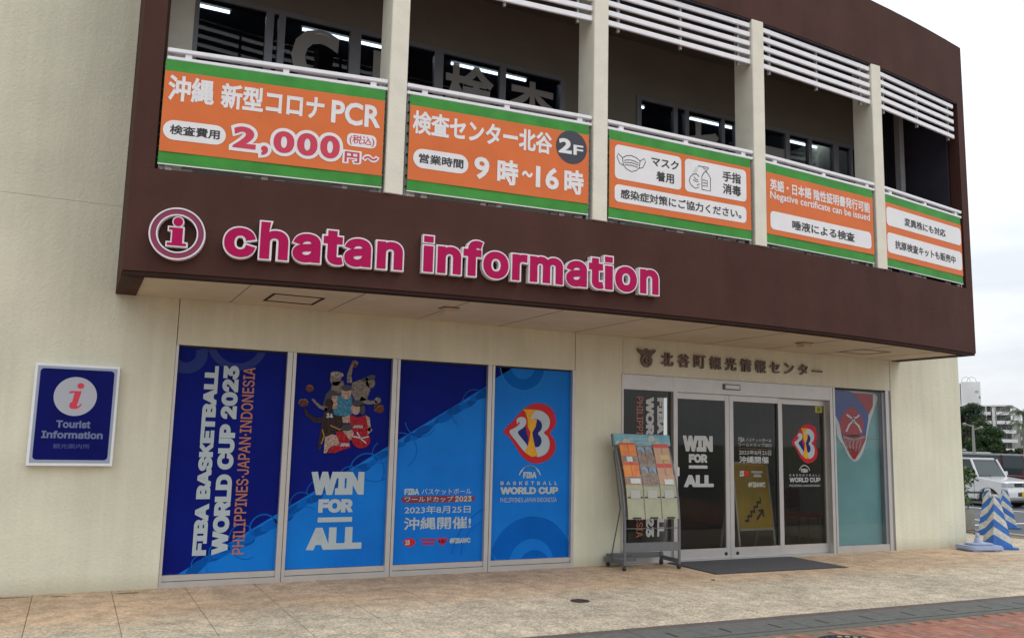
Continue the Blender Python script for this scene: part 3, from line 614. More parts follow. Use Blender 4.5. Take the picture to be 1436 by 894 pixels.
disc3("dot_rim", .0, .052, -.08, -.01, M_sw, .112, .002); flat("letter_i_dot", [ell(.002, .112, .042)], -.083, M_mag, rs)

# bronze characters over the entrance
ks = empty("entrance_lettering", "dark bronze raised Japanese characters on the cream lintel over the doors", "sign", (6.85, YW, 2.6))
xs = [(7.255, 7.455), (7.53, 7.73), (7.78, 7.98), (8.06, 8.27), (8.32, 8.52), (8.58, 8.79), (8.85, 9.07), (9.13, 9.34), (9.40, 9.58), (9.64, 9.83), (9.93, 10.10)]
xs = []
x = 7.262; adv = (10.40 - 7.262) / 11
for ch in "北谷町観光情報センター":
    w = .205; z0, z1 = 2.675, 2.865
    if ch == "ー": z0, z1 = 2.748, 2.775
    if ch in "センタ": z0 += .015; z1 -= .01; w = .19
    o = txt(ch, x, x + w, z0, z1, YW - .018, M_steel, ks, bold=.02, depth=.012, sans=False, name="letter", label="character " + ch); o.location = (-6.85, -YW, -2.6); x += adv
# town emblem: winged bird above a round ring
emb = bpy.data.objects.new("emblem", None); put(emb, ks); emb.location = (7.01 - 6.85, 0, 2.77 - 2.6)
mb = MB()
def ringmb(mb, cx, cz, r0, r1, y0, y1, n=28):
    vs = []
    for rr_, yy in ((r0, y0), (r1, y0), (r1, y1), (r0, y1)):
        for k in range(n): t = 2 * math.pi * k / n; vs.append((cx + rr_ * math.cos(t), yy, cz + rr_ * math.sin(t)))
    mb.add(vs, [(q * n + k, q * n + (k + 1) % n, ((q + 1) % 4) * n + (k + 1) % n, ((q + 1) % 4) * n + k) for q in range(4) for k in range(n)])
ringmb(mb, .0, -.035, .062, .095, -.03, -.004); ringmb(mb, .012, -.035, .022, .045, -.03, -.004); mb.build("emblem_ring", M_steel, emb)
MB().prism_xz([(-.16, .125), (-.05, .10), (-.015, .118), (0, .135), (.015, .118), (.05, .10), (.16, .125), (.135, .075), (.10, .055), (.085, .03), (.03, .062), (-.03, .062), (-.085, .03), (-.10, .055), (-.135, .075)], -.028, -.003).build("emblem_wings", M_steel, emb)

# ------------------------------------------------------------------ shop window frames (parts of the building) and the printed films
win = pgroup("shop_window", "row of four full height windows in an aluminium frame")
XM = [(.908, .935), (2.095, 2.195), (3.345, 3.440), (4.605, 4.700), (5.838, 5.876)]
for a, b_ in XM:
    B("mullion", a, b_, YW - .005, YW + .10, .0, 2.532, M_alu, win)
    if b_ - a > .06: B("mullion_groove", (a + b_) / 2 + .008, (a + b_) / 2 + .014, YW - .0065, YW - .004, .0, 2.53, M_dark, win)
for (a, b_), (c, d) in zip(XM[:-1], XM[1:]):
    B("bottom_rail", b_, c, YW + .012, YW + .10, .066, .126, M_alu, win); B("bottom_sill", b_, c, YW - .002, YW + .10, .0, .060, M_alu, win); B("rail_groove", b_, c, YW + .02, YW + .10, .060, .066, M_dark, win)
    B("top_rail", b_, c, YW + .03, YW + .10, 2.515, 2.534, M_dark, win)
    B("pane", b_, c, YW + .055, YW + .065, .126, 2.515, M_lroom, win)
YP = YW + .050       # face of the films
def PY(k): return YP - .0015 * k
def poster(label, X0, X1):
    r = empty("window_poster", label, "poster", ((X0 + X1) / 2, YP, .13)); r['_o'] = 1; del r['_o']
    r_off = (-(X0 + X1) / 2, -YP, -.13)
    return r, r_off
def on(o, off): o.location = off; return o
# the diagonal where dark film meets bright film runs on through all four panes
dz = lambda X: .124 + (X - 1.071) * .6085
def clip_poly(X0, X1):
    z0, z1 = .13, 2.512; pts = []
    za, zb = dz(X0), dz(X1)
    if za < z0: pts.append((X0 + (z0 - za) / .6085, z0))
    else: pts += [(X0, z0), (X0, min(za, z1))]
    if zb > z1: pts += [(X1 - (zb - z1) / .6085, z1), (X1, z1), (X1, z0)] if za < z1 else [(X0, z1), (X1, z1), (X1, z0)]
    else: pts += [(X1, zb), (X1, z0)]
    if za < z0: pts = pts
    return pts
def clipped(polys, X0, X1, below=True, z0=.132, z1=2.51):
    """clip convex pieces to the pane"""
    out = []
    for p in polys:
        for (ax, sgn, lim) in ((0, 1, X0), (0, -1, X1), (1, 1, z0), (1, -1, z1)):
            q = []
            for i in range(len(p)):
                a, b_ = p[i], p[(i + 1) % len(p)]; da, db = sgn * (a[ax] - lim), sgn * (b_[ax] - lim)
                if da >= 0: q.append(a)
                if (da >= 0) != (db >= 0): t = da / (da - db); q.append((a[0] + (b_[0] - a[0]) * t, a[1] + (b_[1] - a[1]) * t))
            p = q
            if len(p) < 3: break
        if len(p) >= 3: out.append(p)
    return out
def film(label, X0, X1):
    r, off = poster(label, X0, X1)
    on(flat("film", [[(X0, .128), (X1, .128), (X1, 2.514), (X0, 2.514)]], PY(0), M_dbl, r), off)
    on(flat("bright_field", [clip_poly(X0, X1)], PY(1), M_lbl, r), off)
    return r, off
def waves(r, off, X0, X1, specs, material, k=2):
    for q_, (cx, cz, r0, r1, a0, a1) in enumerate(specs):
        ps = clipped(ring(cx, cz, r0, r1, 24, a0, a1), X0, X1)
        if ps: on(flat("wave_pattern", ps, PY(k) - .0001 * q_, material, r), off)
r, off = film("dark blue window film with white and orange lettering running up it", .936, 2.094)
on(txt("FIBA BASKETBALL", 1.222, 1.366, .312, 2.33, PY(4), M_pt, r, bold=.055, rot=1), off); on(txt("WORLD CUP 2023", 1.415, 1.585, .31, 2.343, PY(4), M_pt, r, bold=.055, rot=1), off)
on(txt("PHILIPPINES·JAPAN·INDONESIA", 1.628, 1.757, .31, 2.335, PY(4), M_ot, r, bold=.012, rot=1), off)
waves(r, off, .936, 2.094, [(1.95, .58, .14, .155, 20, 210), (1.72, .50, .12, .13, -30, 190), (1.5, .34, .10, .112, 10, 220), (1.32, .22, .09, .10, 10, 200), (1.78, .42, .16, .17, 180, 300), (1.5, .2, .12, .128, 180, 330)], M_lb2)
M_dbl2 = mat("dark_blue_film_shape", (.010, .025, .17), .28, spec=.15)
waves(r, off, .936, 2.094, [(1.02, 2.45, .10, .22, 150, 380), (1.55, 2.62, .25, .33, 150, 380)], M_dbl2)
def rope(r, off, X0, X1, seed):
    """lumpy twisted edge printed along the diagonal, with a darker band beside it"""
    rnd = random.Random(seed); on(flat("edge_shade", clipped([[(X0, dz(X0) - .012), (X1, dz(X1) - .012), (X1, dz(X1) + .03), (X0, dz(X0) + .03)]], X0, X1), PY(1.3), M_dbl, r), off)
    x = X0 - .05; k = 0
    while x < X1:
        c = (x, dz(x) - .05 - rnd.uniform(0, .05)); w = rnd.uniform(.07, .13); ps = clipped([ell(c[0], c[1], w, w * .42, 18, .45 + rnd.uniform(-.3, .3))], X0, X1)
        if ps: on(flat("rope_lump", ps, PY(1.6) - .0002 * (k % 5), M_lb2 if k % 2 else M_lb4, r), off)
        x += rnd.uniform(.07, .12); k += 1
M_lb4 = mat("shaded_blue_film", (.002, .075, .33), .45, .1, 2, spec=.06)
rope(r, off, .936, 2.094, 1)
# second film: players above, slogan below
r, off = film("blue window film with a group of basketball players above a slogan", 2.196, 3.344)
on(txt("WIN", 2.447, 3.068, .935, 1.195, PY(4), M_pt, r, bold=.06), off); on(txt("FOR", 2.545, 2.950, .735, .888, PY(4), M_pt, r, bold=.06), off)
on(flat("slogan_bar", [[(2.546, .63), (2.945, .63), (2.945, .684), (2.546, .684)]], PY(4), M_pt, r), off); on(txt("ALL", 2.428, 3.07, .325, .572, PY(4), M_pt, r, bold=.06), off)
waves(r, off, 2.196, 3.344, [(3.10, 1.20, .20, .215, -30, 200), (2.9, 1.12, .13, .142, 20, 200), (3.28, 1.42, .12, .13, 120, 300), (2.35, .84, .12, .13, 10, 200), (2.55, .96, .14, .15, 10, 180), (3.2, 1.35, .26, .27, 200, 300), (2.4, .6, .2, .21, 60, 170)], M_lb2)
rope(r, off, 2.196, 3.344, 2)
def PX(a, b_): return (2.195 + (a - 82 + .06 * (b_ - 30)) / 724 * 1.135, 2.515 - (b_ - 30 - .05 * (a - 82)) * (.00150 + .0000001 * a))
def pc(name, polys, k, m_): return on(flat(name, [[PX(a, b_) for a, b_ in p] for p in polys], PY(k), m_, r), off)
sk1 = mat("player_print_warm", (.20, .13, .095), .5, .65, 38, spec=.1); sk2 = mat("player_print_grey", (.17, .15, .13), .5, .65, 38, spec=.1); sk3 = mat("player_print_dark", (.035, .022, .020), .5, .65, 38, spec=.1); sk4 = mat("player_print_light", (.36, .25, .20), .5, .65, 38, spec=.1)
jb = mat("light_blue_jersey_print", (.045, .17, .26), .5, .65, 38, spec=.1); jr = mat("red_jersey_print", (.30, .015, .025), .5, .65, 38, spec=.1); jk = mat("black_jersey_print", (.012, .012, .016), .4); jg = mat("yellow_trim_print", (.30, .17, .03), .4); br = mat("ball_print", (.10, .035, .02), .5, .65, 38, spec=.1)
blob = lambda cx, cy, rx, ry, rot=0, n=20: [(x, y) for x, y in ell(cx, cy, rx, ry, n, rot)]
pc("player_figure", [[(300, 330), (340, 285), (440, 270), (470, 330), (470, 470), (290, 470), (280, 400)]], 2, jk)
pc("player_figure", [blob(375, 210, 42, 55, .1), [(350, 235), (430, 225), (450, 290), (400, 320), (340, 290)]] + stroke([(310, 440), (250, 420), (200, 365)], [30, 24, 16]), 3, sk2)
pc("player_hair", [blob(385, 178, 50, 22, .1)], 4, mat("hair_print_grey", (.26, .24, .20), .5, .65, 38, spec=.1))
pc("player_figure", [blob(640, 235, 36, 44, -.3), [(500, 240), (560, 215), (620, 220), (640, 290), (610, 370), (520, 380), (490, 300)]] + stroke([(480, 240), (478, 180), (500, 110)], [40, 32, 20]) + stroke([(500, 110), (520, 85), (545, 100)], [14, 10, 8]) + stroke([(560, 360), (620, 385), (690, 385)], [40, 32, 24]) + [blob(695, 370, 26, 24)], 3, sk2)
pc("player_hair", [blob(640, 200, 42, 20, -.3), blob(600, 215, 26, 16)], 4, jk)
pc("player_figure", [[(340, 350), (420, 335), (500, 345), (505, 460), (470, 500), (360, 480)]], 4, jb)
pc("player_figure", [blob(455, 315, 38, 50, .1), [(345, 340), (385, 340), (385, 430), (350, 440)]], 5, sk4); pc("player_hair", [blob(455, 280, 40, 24)], 6, jk)
pc("player_figure", [blob(325, 395, 30, 34), ] + stroke([(300, 520), (220, 525), (160, 480), (145, 440)], [44, 36, 26, 18]), 5, sk3)
pc("player_figure", [[(290, 430), (380, 430), (440, 520), (430, 600), (300, 640), (265, 700), (250, 770), (240, 700)]], 3, sk3)
on(txt("34", *[v for v in (PX(300, 500)[0], PX(350, 500)[0], PX(300, 505)[1], PX(300, 470)[1])], PY(6), M_pt, r, bold=.04), off)
pc("player_trim", stroke([(270, 590), (285, 640), (262, 700)], 8) + stroke([(330, 560), (400, 590), (430, 580)], 8), 6, jg)
pc("player_figure", [blob(525, 430, 36, 50, .1), [(600, 480), (632, 500), (640, 600), (615, 600), (600, 530)], [(420, 500), (480, 480), (480, 540), (425, 540)]] + stroke([(640, 580), (600, 620), (560, 640)], [34, 30, 24]), 5, sk4)
pc("player_figure", [[(480, 480), (540, 500), (600, 480), (615, 560), (610, 640), (480, 600)]], 6, jr); pc("player_hair", [blob(540, 395, 44, 26), blob(575, 440, 22, 40)], 6, jk)
pc("player_figure", [[(290, 650), (340, 625), (400, 640), (400, 700), (320, 730), (300, 768), (280, 765)], blob(465, 625, 42, 46, -.5)], 7, sk4)
pc("player_figure", [[(370, 610), (420, 600), (470, 660), (480, 720), (360, 765), (310, 765), (330, 720), (400, 700)]], 8, jr); pc("player_hair", [blob(455, 575, 44, 26, -.1)], 8, jk)
on(txt("JAPAN", PX(400, 700)[0], PX(470, 700)[0], PX(400, 715)[1], PX(400, 690)[1], PY(9), M_pt, r, bold=.04), off); on(txt("JAPAN", PX(500, 570)[0], PX(575, 570)[0], PX(500, 578)[1], PX(500, 556)[1], PY(9), M_pt, r, bold=.03), off)
pc("ball_drawing", [blob(560, 665, 72, 62, 0, 30)], 8, jr); pc("ball_seams", stroke([(495, 640), (550, 650), (600, 690)], 9) + stroke([(530, 608), (560, 655), (620, 640)], 9), 10, M_pt)
pc("ball_drawing", [blob(135, 395, 36, 30), blob(182, 285, 30, 28), blob(705, 430, 42, 34, .3), blob(520, 98, 28, 24)], 2, br)
pc("ball_seams", stroke([(100, 400), (110, 372), (150, 368), (170, 392)], 6) + stroke([(670, 450), (700, 415), (740, 410)], 5) + stroke([(500, 80), (525, 72), (548, 90)], 6) + stroke([(160, 275), (185, 262), (208, 280)], 5), 4, sk2)
# third film
r, off = film("blue window film with a 2023 date in Japanese and small crests", 3.441, 4.604)
on(txt("FIBA", 3.568, 3.755, .928, 1.0, PY(4), M_pt, r, bold=.05), off); on(txt("バスケットボール", 3.785, 4.44, .93, 1.0, PY(4), M_pt, r, bold=.012, sans=False), off)
on(flat("red_brush_band", [smooth_loop([(3.55, .855), (3.56, .905), (3.9, .915), (4.44, .912), (4.475, .885), (4.45, .845), (4.0, .835), (3.6, .832)], 3)], PY(3), mat("dark_red_film", (.20, .015, .03), .35), r), off)
on(txt("ワールドカップ", 3.575, 4.20, .842, .908, PY(4), M_pt, r, bold=.012, sans=False), off); on(txt("2023", 4.225, 4.445, .842, .91, PY(4), M_pt, r, bold=.03), off)
on(txt("2023年8月25日", 3.578, 4.435, .705, .798, PY(4), M_pt, r, bold=.014, sans=False), off); on(txt("沖縄開催!", 3.575, 4.445, .518, .665, PY(4), M_pt, r, bold=.02, sans=False), off)
on(flat("small_crest", [ell(3.655, .375, .075, .05), ell(4.075, .375, .045, .045), [(4.03, .42), (4.0, .40), (4.05, .35)], [(4.12, .42), (4.15, .40), (4.10, .35)]], PY(3), M_lred, r), off)
on(txt("23", 3.605, 3.66, .345, .405, PY(4), M_pt, r, bold=.05), off); on(txt("3", 4.055, 4.095, .355, .395, PY(4), M_lnavy, r, bold=.05), off)
on(txt("OKINAWA", 3.79, 3.99, .385, .415, PY(3), M_lred, r, bold=.05), off); on(txt("ARENA!", 3.82, 3.97, .34, .372, PY(3), M_lred, r, bold=.05), off)
on(txt("#FIBAWC", 4.168, 4.445, .348, .41, PY(4), M_pt, r, bold=.045), off)
waves(r, off, 3.441, 4.604, [(3.75, 1.82, .2, .212, 190, 330), (4.45, 2.05, .16, .17, 20, 200), (4.3, 1.9, .14, .15, 60, 240), (3.5, 1.45, .2, .212, -60, 100), (4.75, .2, .42, .43, 90, 180), (4.9, .1, .7, .715, 100, 170)], M_lb2)
rope(r, off, 3.441, 4.604, 3)
# fourth film with the competition mark
def mark(r, off, X0, X1, Zb, Zt, kk, s=1.0, yf=PY):
    MX = lambda p: [(X0 + (a - 95) / 383 * (X1 - X0), Zt - (b_ - 72) / 450 * (Zt - Zb)) for a, b_ in p]
    heart = smooth_loop([(95, 290), (160, 212), (225, 130), (280, 90), (345, 72), (410, 85), (460, 130), (478, 200), (468, 250), (436, 292), (470, 345), (478, 410), (450, 470), (395, 508), (330, 522), (270, 503), (220, 455), (180, 395), (140, 335)], 4)
    on(flat("mark_heart", [MX(heart)], yf(kk), M_lred, r), off)
    on(flat("mark_white", [MX(smooth_loop([(190, 235), (187, 200), (215, 180), (250, 190), (256, 225), (238, 258), (196, 293), (232, 345), (272, 400), (252, 440), (190, 365), (135, 292), (175, 262), (205, 235), (208, 218), (198, 222)], 3)),
        MX(smooth_loop([(285, 190), (300, 150), (330, 126), (378, 135), (420, 170), (432, 215), (418, 262), (388, 292), (420, 325), (433, 380), (415, 438), (370, 468), (338, 470), (322, 440), (325, 403), (352, 398), (372, 365), (366, 328), (345, 298), (368, 270), (373, 230), (355, 200), (325, 190)], 3))], yf(kk + 2), M_pt, r), off)
    on(flat("mark_navy", [MX([(192, 292), (252, 240), (262, 300), (275, 335), (270, 400), (232, 345)]), MX(smooth_loop([(325, 192), (355, 202), (373, 232), (368, 270), (346, 298), (368, 330), (372, 368), (352, 398), (325, 403), (300, 300)], 3))], yf(kk + 1), M_lnavy, r), off)
    on(flat("mark_trophy", [MX([(230, 122), (330, 122), (305, 150), (290, 190), (335, 195), (325, 250), (302, 292), (308, 330), (322, 390), (345, 466), (300, 473), (248, 440), (272, 395), (284, 330), (288, 292), (268, 255), (265, 200), (250, 150)])], yf(kk + 3), M_gold, r), off)
r, off = poster("bright blue window film with a red heart shaped cup emblem", 4.701, 5.837)
on(flat("film", [[(4.701, .128), (5.837, .128), (5.837, 2.514), (4.701, 2.514)]], PY(0), M_lbl, r), off)
on(flat("dark_corner", [[(4.701, 2.35), (4.96, 2.513), (4.701, 2.513)]], PY(1), M_dbl, r), off)
waves(r, off, 4.701, 5.837, [(5.12, 2.56, .18, .32, 180, 360), (5.30, .05, .32, .60, 0, 180), (5.34, .0, .0, .23, 0, 180)], M_lb2, 1)
waves(r, off, 4.701, 5.837, [(5.12, 2.56, .32, .335, 180, 360), (5.30, .05, .60, .61, 0, 180), (5.6, .9, 1.1, 1.11, 150, 230)], M_lb3, 2)
mark(r, off, 4.862, 5.62, 1.31, 2.083, 3)
on(txt("FIBA", 5.153, 5.346, 1.126, 1.203, PY(4), M_pt, r, bold=.05), off); on(flat("arc_mark", ring(5.25, 1.12, .150, .165, 20, 15, 165) + ring(5.25, 1.145, .128, .136, 20, 25, 155), PY(4), M_pt, r), off)
on(txt("BASKETBALL", 4.834, 5.652, 1.040, 1.086, PY(4), M_pt, r, bold=.03, space=1.7), off); on(txt("WORLD CUP", 4.834, 5.669, .925, 1.015, PY(4), M_pt, r, bold=.05), off); on(txt("PHILIPPINES·JAPAN·INDONESIA", 4.838, 5.646, .825, .882, PY(4), M_pt, r, bold=.0), off)

# ------------------------------------------------------------------ entrance
ent = pgroup("entrance_frame", "aluminium frame over and beside the automatic doors")
B("transom", 6.63, 10.50, YW - .01, YW + .14, 2.325, 2.53, M_alu, ent, bevel=.004)
for a, b_ in ((6.612, 6.640), (7.475, 7.545), (10.475, 10.585)): B("jamb", a, b_, YW - .012, YW + .14, .0, 2.532, M_alu, ent)
B("jamb_groove", 10.535, 10.543, YW - .0135, YW - .010, 0, 2.53, M_dark, ent)
B("sensor_box", 8.362, 8.672, YW - .035, YW - .010, 2.395, 2.478, M_grey, ent, bevel=.006); B("sensor_face", 8.385, 8.65, YW - .038, YW - .034, 2.41, 2.462, M_alu, ent)
B("sidelight_rail", 6.64, 7.475, YW + .02, YW + .09, .0, .27, M_alu, ent); B("sidelight_pane", 6.64, 7.475, YW + .05, YW + .058, .27, 2.325, M_glass, ent)
B("threshold", 6.64, 10.48, YW - .06, YW + .14, .0, .012, M_alu, ent)
def door(x0, x1, y, zt, lab, sl=.085, sr=.085, bt=.155, lock=None):
    r = bpy.data.objects.new("sliding_door", None); put(r, bld); r.location = bld_off; r['label'] = lab
    B("stile", x0, x0 + sl, y, y + .045, .015, zt, M_alu, r, bevel=.003); B("stile", x1 - sr, x1, y, y + .045, .015, zt, M_alu, r, bevel=.003)
    B("bottom_rail", x0 + sl, x1 - sr, y + .002, y + .043, .015, bt, M_alu, r); B("top_rail", x0 + sl, x1 - sr, y + .002, y + .043, zt - .085, zt, M_alu, r)
    B("pane", x0 + sl, x1 - sr, y + .018, y + .026, bt, zt - .085, M_glass, r)
    if lock: MB().tube([(lock, y - .006, .075), (lock, y + .002, .075)], .025, 14).build("lock", M_dark, r)
    return r
d1 = door(7.548, 8.505, YW + .03, 2.322, "left sliding door with a white slogan on its glass", .02, .075, lock=8.42); d2 = door(8.508, 9.48, YW + .03, 2.322, "middle sliding door with white Japanese text on its glass", .075, .035, lock=8.63)
d3 = door(9.465, 10.474, YW + .08, 2.322, "right fixed leaf with a red heart shaped emblem on its glass", .11, .03, .15)
B("door_edge", 9.41, 9.46, YW + .035, YW + .076, .16, 2.235, M_dark, d2)
def T2(par, y, s, a, b_, z0, z1, m_=M_pt, **k): return txt(s, a, b_, z0, z1, y, m_, par, **k)
M_dw = mat("white_door_vinyl", (.50, .51, .50), .5)
yd = YW + .046
T2(d1, yd, "WIN", 7.675, 8.21, 1.50, 1.722, M_dw, bold=.06); T2(d1, yd, "FOR", 7.782, 8.113, 1.343, 1.465, M_dw, bold=.06); flat("slogan_bar", [[(7.78, 1.262), (8.112, 1.262), (8.112, 1.306), (7.78, 1.306)]], yd, M_dw, d1); T2(d1, yd, "ALL", 7.69, 8.22, 1.005, 1.172, M_dw, bold=.06)
B("door_sticker", 7.56, 7.60, YW + .024, YW + .029, 1.16, 1.28, M_w, d1)
T2(d2, yd, "FIBA", 8.686, 8.80, 1.655, 1.715, M_dw, bold=.015); T2(d2, yd, "バスケットボール", 8.82, 9.318, 1.655, 1.71, M_dw, bold=.0, sans=False); T2(d2, yd, "ワールドカップ2023", 8.686, 9.318, 1.585, 1.64, M_dw, bold=.0, sans=False)
flat("thin_line", [[(8.69, 1.558), (9.32, 1.548), (9.32, 1.552), (8.69, 1.562)]], yd, M_ot, d2); T2(d2, yd, "2023年8月25日", 8.694, 9.308, 1.465, 1.537, M_dw, bold=.004, sans=False); T2(d2, yd, "沖縄開催", 8.694, 9.258, 1.345, 1.447, M_dw, bold=.02, sans=False)
flat("thin_line", [[(8.60, 1.325), (9.17, 1.318), (9.17, 1.322), (8.60, 1.329)]], yd, M_ot, d2)
flat("small_crest", [ell(8.83, 1.195, .045, .045)], yd, M_lred, d2); T2(d2, yd - .001, "23", 8.70, 8.78, 1.155, 1.235, M_dw, bold=.05); T2(d2, yd, "OKINAWA", 8.925, 9.13, 1.20, 1.235, M_dw, bold=.01); T2(d2, yd, "ARENA", 8.96, 9.11, 1.145, 1.185, M_dw, bold=.01); T2(d2, yd, "#FIBAWC", 8.86, 9.18, 1.0, 1.07, M_dw, bold=.02)
y3 = YW + .096
D3 = lambda k: y3 - .0015 * k
mark(d3, (0, 0, 0), 9.765, 10.30, 1.354, 1.95, 0, yf=D3)
T2(d3, y3, "FIBA", 9.95, 10.09, 1.215, 1.27, M_dw, bold=.05); flat("arc_mark", ring(10.02, 1.215, .100, .112, 18, 15, 165), y3, M_dw, d3); T2(d3, y3, "BASKETBALL", 9.712, 10.342, 1.158, 1.188, M_dw, bold=.01, space=1.6); T2(d3, y3, "WORLD CUP", 9.71, 10.342, 1.068, 1.138, M_dw, bold=.03); T2(d3, y3, "PHILIPPINES·JAPAN·INDONESIA", 9.71, 10.338, 1.0, 1.033, M_dw, bold=.0)
flat("safety_sticker", [[(10.27, 2.13), (10.42, 2.13), (10.42, 2.235), (10.27, 2.235)]], y3, mat("yellow_sticker", (.40, .30, .03), .5), d3); flat("safety_sticker_symbol", [ell(10.345, 2.183, .035)], y3 - .0015, mat("green_sticker", (.05, .22, .05), .5), d3)
sl = bpy.data.objects.new("sidelight_lettering", None); put(sl, bld); sl.location = bld_off
ys = YW + .046
T2(sl, ys, "FIBA BASKETBALL", 7.236, 7.352, .343, 2.233, M_dw, bold=.055, rot=-1); T2(sl, ys, "WORLD CUP 2023", 7.046, 7.182, .338, 2.24, M_dw, bold=.055, rot=-1); T2(sl, ys, "PHILIPPINES·JAPAN·INDONESIA", 6.89, 7.0, .338, 2.234, M_ot, bold=.012, rot=-1)
# display window at the right of the doors
dw = pgroup("display_window", "narrow display window with a teal backing board")
B("bottom_rail", 10.585, 11.74, YW + .01, YW + .09, .0, .105, M_alu, dw, bevel=.003); B("top_rail", 10.585, 11.74, YW + .01, YW + .09, 2.505, 2.534, M_dark, dw)
B("jamb", 11.66, 11.72, YW + .02, YW + .09, .105, 2.505, M_alud, dw); B("jamb", 11.722, 11.79, YW - .002, YW + .09, -.02, 2.532, M_alu, dw); B("jamb", 11.795, 11.842, YW + .012, YW + .09, -.02, 2.532, M_alud, dw)
B("pane", 10.585, 11.66, YW + .03, YW + .036, .105, 2.505, glass("display_glass", (.85, .88, .88)), dw)
B("backing_board", 10.585, 11.70, YW + .10, YW + .11, .09, 2.52, M_teal, dw); B("backing_seam", 10.60, 11.66, YW + .097, YW + .099, 1.745, 1.75, M_steel, dw)
dc = empty("display_cutout", "blue and red cut-out of a ball dropping through a hoop net in the teal window", "decoration", (11.07, YW + .09, 2.0))
def DX(p): return [(10.59 + (a - 35 - .031 * (b_ - 22)) * .00422, 2.5 - (b_ - 22 - .03 * (a - 35)) * .00299) for a, b_ in p]
def dd(name, polys, k, m_): o = flat(name, [DX(p) for p in polys], YW + .094 - .002 * k, m_, dc); o.location = (-11.07, -YW - .09, -2.0)
dd("cutout_edge", [smooth_loop([(38, 26), (272, 36), (272, 110), (250, 175), (236, 235), (222, 310), (200, 370), (165, 398), (130, 365), (105, 310), (75, 265), (68, 200), (40, 130)], 4)], 0, M_w)
dd("cutout_blue", [smooth_loop([(46, 28), (160, 34), (215, 95), (238, 150), (228, 230), (214, 300), (160, 330), (105, 290), (85, 200), (50, 120)], 4)], 1, mat("royal_blue_print", (.02, .045, .30), .35, .1, 3))
dd("cutout_red", [[(150, 34), (262, 38), (262, 100), (240, 150), (215, 110), (180, 60)], smooth_loop([(150, 110), (180, 135), (205, 175), (210, 225), (190, 262), (150, 270), (105, 255), (88, 215), (95, 165), (120, 125)], 4), smooth_loop([(105, 262), (218, 262), (205, 320), (180, 365), (160, 388), (135, 350), (115, 310)], 3)], 2, M_lred)
dd("ball_seams", stroke([(122, 150), (140, 165), (155, 172), (175, 165), (188, 152)], 9) + stroke([(120, 240), (135, 205), (150, 190), (165, 190), (185, 210), (200, 245)], 9) + stroke([(157, 168), (157, 192)], 14), 3, M_w)
dd("net_cord", sum([stroke([(108 + k * 22, 275), (120 + k * 18, 310), (134 + k * 12, 345)], 3) for k in range(5)], []) + sum([stroke([(130 + k * 20, 275), (112 + k * 20, 310), (138 + k * 10, 345)], 3) for k in range(4)], []) + stroke([(104, 268), (160, 284), (216, 268)], 7), 4, mat("net_print", (.42, .38, .36), .5))

# things inside the entrance
M_yel = mat("yellow_board", (.50, .34, .015), .4, .15, 4)
af = empty("a_frame_sign", "yellow A-frame board with stair symbol and arrow, standing behind the middle door glass", "sign", (9.62, 10.62, 0))
MB().prism_yz([(0, .33), (.02, .33), (.14, 1.32), (.12, 1.32)], -.36, .34).build("board", M_yel, af)
for s in (-.37, .34): MB().prism_yz([(-.05, .0), (-.015, .0), (.15, 1.33), (.12, 1.33)], s, s + .03).build("frame_leg", M_alu, af)
for s in (-.37, .34): MB().prism_yz([(.40, .0), (.43, .0), (.17, 1.33), (.14, 1.33)], s, s + .03).build("frame_leg", M_alu, af)
MB().box(-.34, .34, -.035, -.005, .30, .33).box(-.34, .34, .115, .145, 1.32, 1.345).build("frame_bar", M_alu, af)
stp = MB(); q = [(-.22, .46)]
for k in range(5): q += [(q[-1][0] + .07, q[-1][1]), (q[-1][0] + .07, q[-1][1] + .07)]
w_ = .035; low_ = [(x + w_ * .6, z - w_) for x, z in reversed(q)]
pl = q + low_; tri = [(x, (z - .33) * .1212 - .006, z) for x, z in pl]
stp.add(tri + [(x, y - .002, z) for x, y, z in tri], [tuple(range(len(tri))), tuple(range(2 * len(tri) - 1, len(tri) - 1, -1))]); stp.build("stair_symbol", M_black, af)
ar = [(.02, .47), (.13, .58), (.08, .58), (.08, .61), (.19, .62), (.19, .50), (.155, .50), (.155, .555), (.045, .445)]
t3 = [(x, (z - .33) * .1212 - .006, z) for x, z in ar]; MB().add(t3, [tuple(range(len(t3)))]).build("arrow_symbol", M_black, af)
cb = empty("cabinet", "pale cabinet inside the shop to the right of the yellow board", "cabinet", (11.3, 12.4, 0)); M_cab = mat("pale_cabinet", (.36, .33, .25), .5)
B("body", -.38, .38, -.25, .25, 0, .95, M_cab, cb, bevel=.02); B("door", -.36, -.005, -.262, -.251, .06, .90, M_cab, cb); B("door", .005, .36, -.262, -.251, .06, .90, M_cab, cb)
ch = empty("chair", "red chair inside the shop behind the right glass leaf", "chair", (12.0, 11.6, 0), .3); ch.location = (11.35, 11.35, 0); M_rch = mat("red_chair_fabric", (.32, .02, .04), .7)
B("seat", -.22, .22, -.22, .22, .42, .47, M_rch, ch, bevel=.015); B("backrest", -.21, .21, .17, .21, .55, .88, M_rch, ch, bevel=.015)
for sx in (-1, 1):
    for sy in (-1, 1): MB().tube([(.19 * sx, .19 * sy, 0), (.18 * sx, .18 * sy, .42 if sy < 0 else .86)], .012, 6).build("leg", M_grey, ch)

